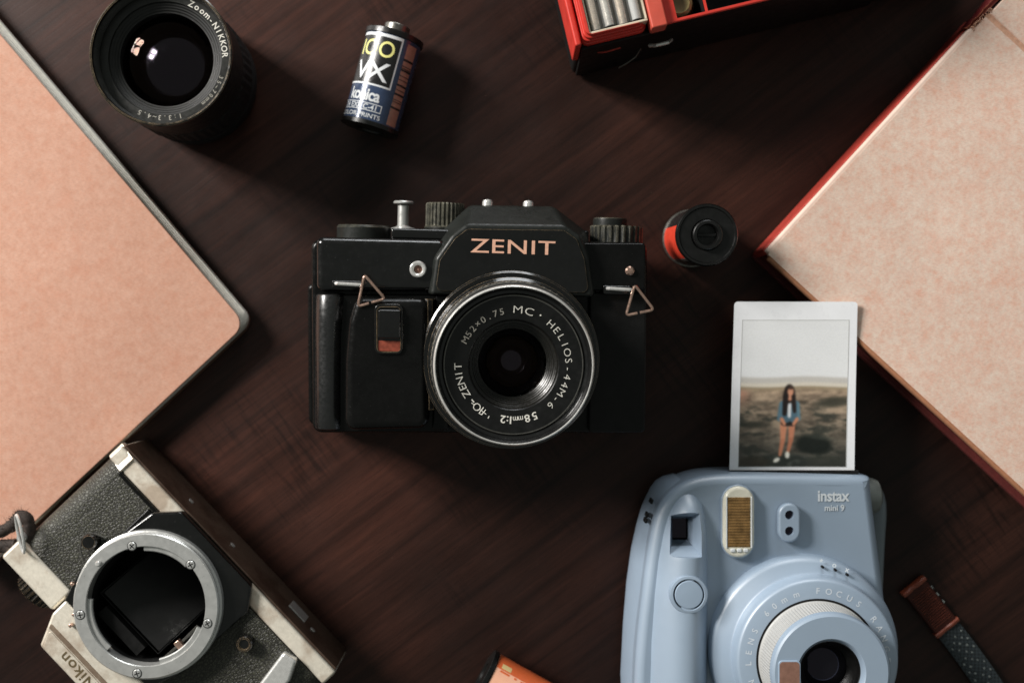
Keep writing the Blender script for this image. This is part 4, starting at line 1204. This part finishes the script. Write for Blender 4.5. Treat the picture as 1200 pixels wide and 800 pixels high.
# grip: a long rounded swell on the left
sec = [(560, 790, 800, 20), (563, 778, 812, 27), (568, 770, 820, 33), (576, 764, 827, 38), (586, 759, 832, 41.5), (600, 753, 835, 44), (620, 747.5, 837, 45.6), (650, 741, 837.5, 46.4), (690, 735.5, 838, 46.8), (740, 731.5, 838, 47), (800, 728.5, 838, 47), (900, 732, 840, 47)]
def grip_h(u, ap=0.64):
    return math.sin(PI / 2 * u / ap) ** 0.6 if u < ap else max(0.0, 1 - ((u - ap) / (1 - ap)) ** 2.4) ** (1 / 2.2)
mb = MB(); loops = []
for (py, xa, xb, zt_) in sec:
    a = I(xa, py, 16); b = I(xb, py, 38); lp = []
    for k in range(41):
        t_ = -math.cos(PI * k / 40); u_ = (t_ + 1) / 2; h_ = grip_h(u_)
        lp.append((a[0] + (b[0] - a[0]) * (t_ + 1) / 2, (a[1] + b[1]) / 2, 10 + (zt_ - 10) * h_))
    lp.append((b[0], (a[1] + b[1]) / 2, 8)); lp.append((a[0] + 0.6, (a[1] + b[1]) / 2, 8))
    loops.append(lp)
mb.rings(loops)
grip = mb.build('hand_grip', M['blue'], T, 60)
# viewfinder funnel cut into body and grip
ro = [I(785, 653, 45), I(823, 653, 45), I(823, 601, 45), I(785, 601, 45)]
ri = [I(788, 632, 34), I(806, 632, 34), I(806, 607, 34), I(788, 607, 34)]
ro2 = [(ri[i][0] + (ro[i][0] - ri[i][0]) * 1.5, ri[i][1] + (ro[i][1] - ri[i][1]) * 1.5) for i in range(4)]
def funnel():
    c = MB(); c.rings([[(*p, 31) for p in ri], [(*p, 33.9) for p in ri], [(*p, 43.2) for p in ro], [(*p, 51) for p in ro]]); return c
cut(grip, [funnel()]); cut(body, [funnel()])
mb = MB(); mb.box(ri[0][0] - 0.3, ri[0][1] - 0.3, 30, ri[2][0] + 0.3, ri[2][1] + 0.3, 31.4); mb.build('viewfinder_window', M['lens_glass'], T)
# shutter button in its dish
x, y = I(807, 696, 46)
mb = MB(); mb.lathe([(8.0, 39.0), (8.0, 46.0), (7.6, 46.9), (6.6, 47.1), (6.2, 46.3)], 64, (x, y)); sb = mb.build('button_collar', M['blue'], T)
mb = MB(); mb.lathe([(6.25, 44.0), (6.2, 46.4), (5.85, 46.4)], 64, (x, y)); mb.build('button_gap', M['black_void'], sb)
mb = MB(); mb.lathe([(5.8, 44.0), (5.8, 46.7), (5.5, 47.1), (3, 47.25), (0, 47.3)], 64, (x, y)); mb.build('shutter_button', M['blue_button'], sb)
# flash
x, y = I(866.5, 612, 41)
mb = MB(); mb.rprism(stadium(x, y, 14.2, 31.0), 36, 38.2, 0.5, 3); fl = mb.build('flash', M['blue'], T)
mb = MB(); mb.rprism(stadium(x, y, 13.2, 29.8), 36, 39.9, 1.5, 6); mb.build('flash_cover', M['cream'], fl)
mb = MB(); rw, rh = 4.7, 10.4
mb.box(x - rw, y - rh, 39.7, x + rw, y + rh, 40.1, 0.15)
for i in range(17):
    yy = y - rh + 0.9 + i * (2 * rh - 1.8) / 16
    mb.box(x - rw + 0.3, yy - 0.34, 40.0, x + rw - 0.3, yy + 0.34, 40.4, 0.14, 2)
mb.build('flash_reflector', M['bronze'], fl, wn=True)
mb = MB()
for s_ in (-1, 1): mb.box(x + s_ * (rw + 0.5) - 0.22, y - rh - 0.3, 39.6, x + s_ * (rw + 0.5) + 0.3, y + rh + 0.3, 40.5, 0.2)
for i in range(3):
    mb.box(x - 3.6 + i * 2.7, y - rh - 2.0, 39.7, x - 1.6 + i * 2.7, y - rh - 0.5, 40.7, 0.4)
mb.build('flash_lens', M['label_white'], fl, wn=True)
# light sensor pill
x, y = I(926, 613, 39.5)
mb = MB(); mb.rprism(stadium(x, y, 9.4, 16.4), 35.5, 38.6, 1.2, 5); pill = mb.build('sensor_housing', M['blue'], T)
c_ = [MB().lathe([(0, 36.4), (1.75, 36.4), (1.95, 38.7), (1.95, 44), (0, 44)], 28, (x, y + s_ * 3.35)) for s_ in (-1, 1)]
cut(pill, c_)
for s_ in (-1, 1):
    mb = MB(); mb.lathe([(0, 36.5), (1.74, 36.5), (1.74, 36.6), (0, 36.8)], 24, (x, y + s_ * 3.35)); mb.build('sensor_window', M['lens_glass'], pill)
# print on the front
tb = TextB(); x, y = I(980, 588.5, 37.6)
tb.add(text_geo('instax', 6.6, 0.16, 0.92, 0.05, 0.97, 5), lambda a, b, d, x=x, y=y: (x + a, y + b - 0.02 * a, 37.55 + d - droop(x + a)))
x, y = I(981.5, 600, 37.6)
tb.add(text_geo('mini 9', 3.6, 0.07, 1.0, 0.05, 1.0, 5), lambda a, b, d, x=x, y=y: (x + a, y + b - 0.02 * a, 37.55 + d - droop(x + a)))
tb.build('lettering', M['white_print'], T)
# lens: base dome, flange, white ribbed drum, nose
x0, y0 = I(941, 762, 40); x1_, y1_ = I(956, 771, 51)
def ring3(c, r, z, n=96): return [(c[0] + r * math.cos(2 * PI * i / n), c[1] + r * math.sin(2 * PI * i / n), z) for i in range(n)]
cc = lambda t: (x0 + (x1_ - x0) * t, y0 + (y1_ - y0) * t)
mb = MB()
lp = []
C0 = I(958.5, 773.5, 51)
for r_, z_ in ((39.9, 20), (39.8, 33), (39.6, 38.5), (38.6, 40.4), (37.2, 41.4), (34.6, 42.4), (33.9, 42.9), (33.6, 46.5), (33.2, 49.4), (32.6, 50.6), (31.8, 51.0), (24.9, 51.0)):
    lp.append(ring3((C0[0] - 2.9, C0[1] + 0.8) if z_ < 42 else C0, r_, z_, 128))
mb.rings(lp, True, False); lens = mb.build('lens_base', M['blue'], T, 40)
tb = TextB(); rt = 27.2
xc, yc = I(960, 772, 51)
let = [('F', 0), ('O', 9), ('C', 17.7), ('U', 27), ('S', 36), ('R', 53.5), ('A', 62.5), ('N', 71.5), ('G', 80.5), ('E', 89.5), ('6', -47.5), ('0', -38.6), ('m', -29.2), ('m', -18.2), ('S', -64.8), ('N', -74), ('E', -83.5), ('L', -92.6)]
let += [(c, -108.8 - 9.2 * i) for i, c in enumerate('NONIJUF')]
ring_text(tb, let, 3.5, C0[0], C0[1], rt, 51.03, 0.03)
tb.build('lettering', M['faint_print'], lens)
mb = MB(); mb.lathe([(25.2, 50.9), (25.2, 51.12), (24.4, 51.12), (24.4, 46)], 96, C0); mb.build('lens_gap', M['black_void'], lens)
mb = MB(); mb.lathe([(24.3, 48), (24.3, 51.6), (23.9, 52.0), (23.6, 52.2), (23.0, 66.0)], 480, C0, {3: 0.22, 4: 0.22}); mb.build('lens_drum', M['ivory'], lens)
CN = (C0[0] + 0.5, C0[1])
mb = MB(); mb.lathe([(22.9, 65.8), (23.5, 66.4), (23.5, 68.4), (23.0, 69.5), (22.2, 70.0), (13.6, 70.0), (13.2, 69.7), (12.1, 67.6), (12.1, 64)], 128, CN); nose = mb.build('lens_nose', M['blue'], lens)
xm, ym = I(925, 790, 70)
mb = MB(); mb.rprism(roundp(rect(xm - 4.4, ym - 6.0, xm + 4.4, ym + 5.6), 1.6, 5), 69.8, 70.5, 0.3, 3); mb.build('mirror_frame', M['blue_button'], lens)
mb = MB(); mb.rprism(roundp(rect(xm - 3.9, ym - 5.5, xm + 3.9, ym + 5.1), 1.4, 5), 70.45, 70.6, 0.05, 2); mb.build('selfie_mirror', M['mirror'], lens)
mb = MB(); mb.lathe([(12.15, 67.6), (11.8, 67.3), (11.4, 64), (9.6, 61.5), (9.2, 61.2), (8.6, 60.2)], 96, CN); mb.build('lens_well', M['black_ring'], lens)
mb = MB(); mb.lathe([(0, 62.0)] + [(9.3 * i / 8, 62.0 - 2.4 * (i / 8) ** 2) for i in range(1, 9)], 72, CN); mb.build('front_glass', M['lens_glass'], lens, 60)
# exposure dots and icons on the dome
tb_m = MB(); tb_i = TextB()
for i, (qx, qy) in enumerate(((964, 664), (979, 667.5), (993, 673))):
    x, y = I(qx, qy, 43)
    tb_m.lathe([(0, 43.6), (0.55, 43.6), (0.55, 41)], 14, (x, y))
    xi, yi = I(qx - 3 + i, qy - 5, 42.5)
    tb_i.add(text_geo('*ox'[i], 3.2, 0.03, 1, 0.05), flat(xi, yi - 0.6, 42.6, R(-16)))
tb_m.build('exposure_lamps', M['black_void'], lens); tb_i.build('exposure_icons', M['white_print'], lens)
# strap posts: left and right
x, y = I(1026, 582, 18)
mb = MB(); mb.X = Matrix.Translation((x, y, 15)) @ Matrix.Rotation(R(90), 4, 'Y'); mb.lathe([(8, -7), (8, -1), (7, 1.5), (4, 3.0), (0, 3.4)], 48); mb.build('strap_post', plain('grey_strap_post', srgb(120, 124, 120), 0.4), T)
x, y = I(762, 590, 14)
mb = MB(); mb.X = Matrix.Translation((x, y, 12)) @ Matrix.Rotation(R(-90), 4, 'Y'); mb.lathe([(5, -6), (5, -1), (4.4, 0.2), (3, 0.6), (0, 0.7)], 40); mb.build('strap_post', M['blue'], T)
mb = MB()
for q_ in ((763.5, 587, 29), (758.5, 603, 29), (756.5, 609, 28)):
    x, y = I(*q_); mb.box(x - 0.5, y - 1.0, 24, x + 0.5, y + 1.0, 31.0, 0.3, 2, R(-18))
mb.build('side_marks', M['black_void'], T)
# slot the photo comes out of
xa, ya = I(852, 549, 24); xb, yb = I(1006, 552, 24)
mb = MB(); mb.box(xa + 0.6, ya - 3.5, 24.2, xb - 0.6, ya - 0.4, 26.6, 0.2); mb.build('film_slot', M['black_void'], T, wn=True)

# ------------------------------------------------------------------ the instant photograph
T = Thing('instant_photo', 'white bordered instant photo of a woman on rocky ground sticking out of the blue camera', 'photo', 930, 552, 25)
PW, PH = 54.0, 86.0
c0 = T.l(860, 353.5, 29); c1 = T.l(1004, 353.5, 29); c2 = T.l(1001.5, 551, 26); c3 = T.l(855, 551, 26)
pa = math.atan2(c1[1] - c0[1], c1[0] - c0[0])
# card frame: u across, v down from the top edge, gentle curl
def card(u, v, dz=0.0):
    f = v / 72.5
    a = Vector(c0).lerp(Vector(c3), f); b = Vector(c1).lerp(Vector(c2), f)
    p = a.lerp(b, u / PW)
    z = 25.0 + 4.6 * (1 - min(1, f)) ** 1.25 + 0.5 * ((u / PW - 0.5) * 2) ** 2
    return (p.x, p.y, z + dz)
mb = MB(); nu, nv = 18, 24
def corner(u, v):
    r_ = 1.6; cu = min(max(u, r_), PW - r_); cv = max(v, r_)
    d = math.hypot(u - cu, v - cv)
    if d > r_: u, v = cu + (u - cu) * r_ / d, cv + (v - cv) * r_ / d
    return u, v
us = [0, 0.4, 0.8, 1.2, 1.6] + [1.6 + (PW - 3.2) * i / nu for i in range(1, nu)] + [PW - 1.6, PW - 1.2, PW - 0.8, PW - 0.4, PW]
vs_ = [0, 0.4, 0.8, 1.2, 1.6] + [1.6 + 78 * i / nv for i in range(1, nv)]
top = [[mb.v(*card(*corner(u, v), 0.25)) for u in us] for v in vs_]
bot = [[mb.v(*card(*corner(u, v), 0.0)) for u in us] for v in vs_]
for g_ in (top, bot):
    for i in range(len(vs_) - 1):
        for j in range(len(us) - 1): mb.f([g_[i][j], g_[i][j + 1], g_[i + 1][j + 1], g_[i + 1][j]])
per = [(0, j) for j in range(len(us))] + [(i, len(us) - 1) for i in range(1, len(vs_))] + [(len(vs_) - 1, j) for j in range(len(us) - 2, -1, -1)] + [(i, 0) for i in range(len(vs_) - 2, 0, -1)]
for k in range(len(per)):
    (a, b), (c_, d) = per[k], per[(k + 1) % len(per)]
    mb.f([top[a][b], top[c_][d], bot[c_][d], bot[a][b]])
mb.build('photo_card', M['photo_white'], T, 40)
# the picture itself: a fine grid whose colours are the printed image
GW, GH = 150, 206
yy, xx = np.mgrid[0:GH, 0:GW]; U = (xx + 0.5) / GW * 452; V = (yy + 0.5) / GH * 620
rg = np.random.RandomState(4)
def fbm(sx, sy, oct=5, seed=0):
    r = np.random.RandomState(seed); acc = np.zeros((GH, GW)); amp = 1; tot = 0
    for o in range(oct):
        gx, gy = int(sx * 2 ** o) + 2, int(sy * 2 ** o) + 2
        g = r.rand(gy, gx); fx = (xx / GW) * (gx - 1.001); fy = (yy / GH) * (gy - 1.001)
        ix, iy = fx.astype(int), fy.astype(int); tx, ty = fx - ix, fy - iy
        tx = tx * tx * (3 - 2 * tx); ty = ty * ty * (3 - 2 * ty)
        acc += amp * ((g[iy, ix] * (1 - tx) + g[iy, ix + 1] * tx) * (1 - ty) + (g[iy + 1, ix] * (1 - tx) + g[iy + 1, ix + 1] * tx) * ty)
        tot += amp; amp *= 0.6
    return acc / tot
def c3_(r, g, b): return np.array([r, g, b], float)
img = np.zeros((GH, GW, 3)); img[:] = c3_(221, 222, 223)
img += (fbm(2, 3, 3, 1)[..., None] - 0.5) * 8 - (V[..., None] < 40) * 2
def blend(mask, col):
    global img
    m = np.clip(mask, 0, 1)[..., None]; img = img * (1 - m) + np.asarray(col, float) * m
def ss(x, a, b): t = np.clip((x - a) / (b - a), 0, 1); return t * t * (3 - 2 * t)
hz = 238 + 3 * np.sin(U / 60)
blend(ss(V, hz - 6, hz + 8), (188, 184, 178))
blend(ss(V, hz + 20, hz + 30) , (206, 198, 184))
blend(ss(V, hz + 38, hz + 46), (150, 134, 110))
f1, f2, f3 = fbm(4, 14, 6, 2), fbm(7, 26, 5, 5), fbm(14, 44, 4, 8)
gr = ss(V, hz + 44, hz + 70)
dep = np.clip((V - 290) / 330, 0, 1)[..., None]
ground = c3_(150, 130, 110) * (1 - dep) + c3_(62, 62, 57) * dep
ground = ground * (0.15 + 1.75 * (0.5 * f1 + 0.5 * f3))[..., None]
m = gr[..., None]; img = img * (1 - m) + ground * m
blend(gr * ss(f2, 0.52, 0.66) * 0.8 * ss(V, 320, 400), (44, 47, 42))
blend(gr * ss(f1, 0.56, 0.72) * 0.6 * (1 - ss(V, 420, 560)), (168, 148, 126))
blend(0.5 * gr * ss(60 - U, 0, 60) * (1 - ss(V, 300, 380)), (176, 110, 92))
def ell(cx, cy, rx, ry, soft=0.25, rot=0.0):
    c, s = math.cos(rot), math.sin(rot); a = (U - cx) * c + (V - cy) * s; b = -(U - cx) * s + (V - cy) * c
    return 1 - ss(np.sqrt((a / rx) ** 2 + (b / ry) ** 2), 1 - soft, 1 + soft)
blend(0.85 * ell(400, 345, 80, 22, 0.5, -0.12), (52, 52, 44))
blend(0.7 * ell(50, 440, 70, 14, 0.6), (40, 42, 36))
blend(0.95 * ell(315, 525, 78, 42, 0.25, 0.1), (22, 26, 23)); blend(0.5 * ell(340, 495, 60, 10, 0.6, 0.15), (70, 74, 66))
blend(0.9 * ell(190, 598, 120, 34, 0.3), (40, 44, 40)); blend(0.6 * ss(f3, 0.5, 0.7) * ell(190, 600, 120, 30, 0.3), (82, 86, 78))
blend(0.8 * ell(370, 600, 90, 30, 0.3), (48, 50, 44)); blend(0.7 * ell(60, 600, 70, 24, 0.4), (54, 48, 38))
skin = (196, 132, 102)
def limb(x0, y0, x1, y1, w0, w1, col, k=1.0):
    dx, dy = x1 - x0, y1 - y0; L2 = dx * dx + dy * dy
    t = np.clip(((U - x0) * dx + (V - y0) * dy) / L2, 0, 1); d = np.hypot(U - x0 - t * dx, V - y0 - t * dy); w_ = w0 + (w1 - w0) * t
    blend(k * (1 - ss(d, w_ - 1.6, w_ + 1.6)), col)
limb(187, 440, 184, 510, 15, 10, skin); limb(184, 510, 174, 570, 10, 6.5, (182, 118, 90))
limb(222, 440, 219, 505, 15, 10, (188, 124, 96)); limb(219, 505, 208, 556, 10, 6.5, (172, 110, 84))
blend(ell(160, 592, 15, 9, 0.25, -0.5), (222, 218, 206)); blend(ell(205, 570, 10, 15, 0.25), (216, 212, 200))
limb(190, 432, 228, 432, 15, 15, (34, 32, 32))
limb(182, 355, 170, 415, 16, 12, (84, 112, 126)); limb(238, 355, 246, 415, 15, 12, (92, 122, 134))
limb(198, 350, 198, 415, 20, 18, (74, 100, 114)); limb(224, 350, 226, 415, 18, 17, (78, 104, 118))
limb(210, 335, 210, 405, 8, 7, (206, 208, 210))
limb(178, 418, 190, 438, 8, 7, skin); limb(243, 418, 230, 438, 8, 7, skin)
blend(ell(208, 310, 24, 40, 0.15), (34, 26, 24)); limb(194, 320, 190, 395, 13, 9, (32, 26, 25)); limb(224, 320, 232, 385, 11, 7, (36, 29, 27))
blend(ell(213, 300, 12.5, 19, 0.18), (208, 150, 120)); blend(ell(213, 287, 11, 5, 0.4), (60, 42, 36)); limb(211, 318, 211, 332, 6, 8, (190, 134, 108))
for ex_ in (207.5, 218.5): blend(0.8 * ell(ex_, 299, 2.6, 1.8, 0.5), (60, 40, 36))
blend(0.7 * ell(213, 310, 4.2, 1.7, 0.5), (150, 76, 70)); blend(0.4 * ell(213, 304, 2.0, 3.0, 0.5), (176, 116, 92))
def soft(a):
    p = np.pad(a, ((1, 1), (1, 1), (0, 0)), mode='edge')
    h = (p[:, :-2] + 2 * p[:, 1:-1] + p[:, 2:]) / 4
    return (h[:-2] + 2 * h[1:-1] + h[2:]) / 4
img = soft(soft(img))
img += rg.randn(GH, GW, 1) * 2.2
img = np.clip(img * 1.05 + 1, 0, 255)
I0u, I0v, IW, IH = 3.9, 8.0, 46.4, 62.9
me = bpy.data.meshes.new('photo_image')
vv = [tuple(c * MM for c in card(I0u + IW * j / GW, I0v + IH * i / GH, 0.29)) for i in range(GH + 1) for j in range(GW + 1)]
ff = [(i * (GW + 1) + j, (i + 1) * (GW + 1) + j, (i + 1) * (GW + 1) + j + 1, i * (GW + 1) + j + 1) for i in range(GH) for j in range(GW)]
me.from_pydata(vv, [], ff)
ca_ = me.color_attributes.new('print', 'FLOAT_COLOR', 'CORNER')
c_lin = np.where(img / 255 <= 0.04045, img / 255 / 12.92, ((img / 255 + 0.055) / 1.055) ** 2.4)
cols = np.ones((GH * GW, 4, 4)); cols[:, :, :3] = c_lin.reshape(-1, 1, 3)
ca_.data.foreach_set('color', cols.ravel())
q = NT('printed_picture'); at = q.n('Attribute', attribute_name='print'); q.set(Base_Color=at.outputs['Color'], Roughness=0.3)
finish('photo_image', me, q.m, T, 60)
mb = MB()
e_ = 0.28
for (u0, v0, u1, v1) in ((I0u - e_, I0v - e_, I0u + IW + e_, I0v), (I0u - e_, I0v + IH, I0u + IW + e_, I0v + IH + e_), (I0u - e_, I0v, I0u, I0v + IH), (I0u + IW, I0v, I0u + IW + e_, I0v + IH)):
    n_ = 14; lo_ = []
    for i in range(n_ + 1):
        if u1 - u0 > v1 - v0: u = u0 + (u1 - u0) * i / n_; lo_.append([card(u, v0, 0.2), card(u, v0, 0.34), card(u, v1, 0.34), card(u, v1, 0.2)])
        else: v = v0 + (v1 - v0) * i / n_; lo_.append([card(u0, v, 0.2), card(u0, v, 0.34), card(u1, v, 0.34), card(u1, v, 0.2)])
    mb.rings(lo_)
mb.build('image_border', plain('grey_border_line', srgb(188, 188, 186), 0.5), T, 40)

# ------------------------------------------------------------------ strap, far lower right
T = Thing('camera_strap', 'dark dotted strap with red brown leather end at the lower right corner', 'strap', 1088, 710, 3, 0)
d = Vector((42, -52)).normalized(); nrm = Vector((-d.y, d.x))
s0 = Vector(T.l(1068.5, 684, 3))
def sp(t, w_): p = s0 + d * t + nrm * w_; return (p.x, p.y)
wv_ = 5.9
mb = MB(); mb.rprism(roundp([sp(0.4, -wv_), sp(25.4, -wv_), sp(25.4, wv_), sp(0.4, wv_)], 1.4), 1.2, 4.4, 0.9, 4, 0.4); le = mb.build('leather_end', M['brown_leather'], T)
mb = MB()
for i in range(15):
    t_ = 5.4 + i * 1.15
    a, b = sp(t_, -wv_ + 1.3), sp(t_, wv_ - 1.3); mb.tube([(*a, 4.35), (*b, 4.35)], 0.34, 6)
mb.build('leather_ribs', M['brown_leather'], le)
for t_ in (0.2, 23.6):
    mb = MB(); lo_ = []
    for k in range(13):
        w_ = -wv_ - 0.5 + (2 * wv_ + 1.0) * k / 12; z_ = 5.0 + 0.25 * math.sin(k * 0.9)
        lo_.append([(*sp(t_, w_), 1.0), (*sp(t_ + 0.1, w_), z_ - 0.5), (*sp(t_ + 0.7, w_), z_), (*sp(t_ + 1.5, w_), z_ - 0.1), (*sp(t_ + 2.1, w_), z_ - 0.6), (*sp(t_ + 2.2, w_), 1.0)])
    mb.rings(lo_); mb.build('leather_keeper', M['copper_leather'], le, 40)
mb = MB(); lo_ = []; T_END = 92
def web_z(t, w_): return 2.2 + 1.2 * math.sin((t - 26) / 30) * (w_ / wv_) + 0.02 * (t - 26)
for i in range(34):
    t_ = 25.2 + i * 2; bend = -0.0016 * (t_ - 25) ** 2
    lo_.append([(*sp(t_, w_ * 0.96 + bend), web_z(t_, w_) + dz) for w_, dz in ((-wv_, 0), (-wv_, 1.0), (-wv_ / 2, 1.3), (0, 1.4), (wv_ / 2, 1.3), (wv_, 1.0), (wv_, 0), (0, -0.1))])
mb.rings(lo_); mb.build('webbing', M['webbing'], T, 40)
mb = MB()
i = 0
for row in range(30):                                  # woven light floats
    t_ = 30 + row * 2.1
    for w_ in ((-4.2, 0.2, 4.4) if row % 2 == 0 else (-2.1, 2.3)):
        if rnd.random() < 0.12: continue
        bend = -0.0016 * (t_ - 25) ** 2
        z_ = web_z(t_, w_) + 1.35
        p = Vector(sp(t_ + rnd.uniform(-.3, .3), w_ * 0.96 + bend + rnd.uniform(-.2, .2)))
        e1 = d * rnd.uniform(0.5, 0.8); e2 = nrm * rnd.uniform(0.4, 0.65)
        pts = [(p - e1), (p - e2), (p + e1), (p + e2)]
        mb.rings([[(q_.x, q_.y, z_ - 0.3) for q_ in pts], [(q_.x, q_.y, z_ + 0.1) for q_ in pts], [(p.x + (q_.x - p.x) * 0.5, p.y + (q_.y - p.y) * 0.5, z_ + 0.28) for q_ in pts]])
o = mb.build('woven_dots', M['white_thread'], T, 40); o['kind'] = 'stuff'
mb = MB()
for (t_, w_) in ((6.5, wv_ + 0.2), (10.5, wv_ + 0.2), (14.6, wv_ + 0.2)):
    a = sp(t_ - 0.7, w_); b = sp(t_ + 0.7, w_); mb.tube([(*a, 3.4), (*b, 3.8)], 0.4, 6)
mb.build('stitching', M['white_thread'], le)
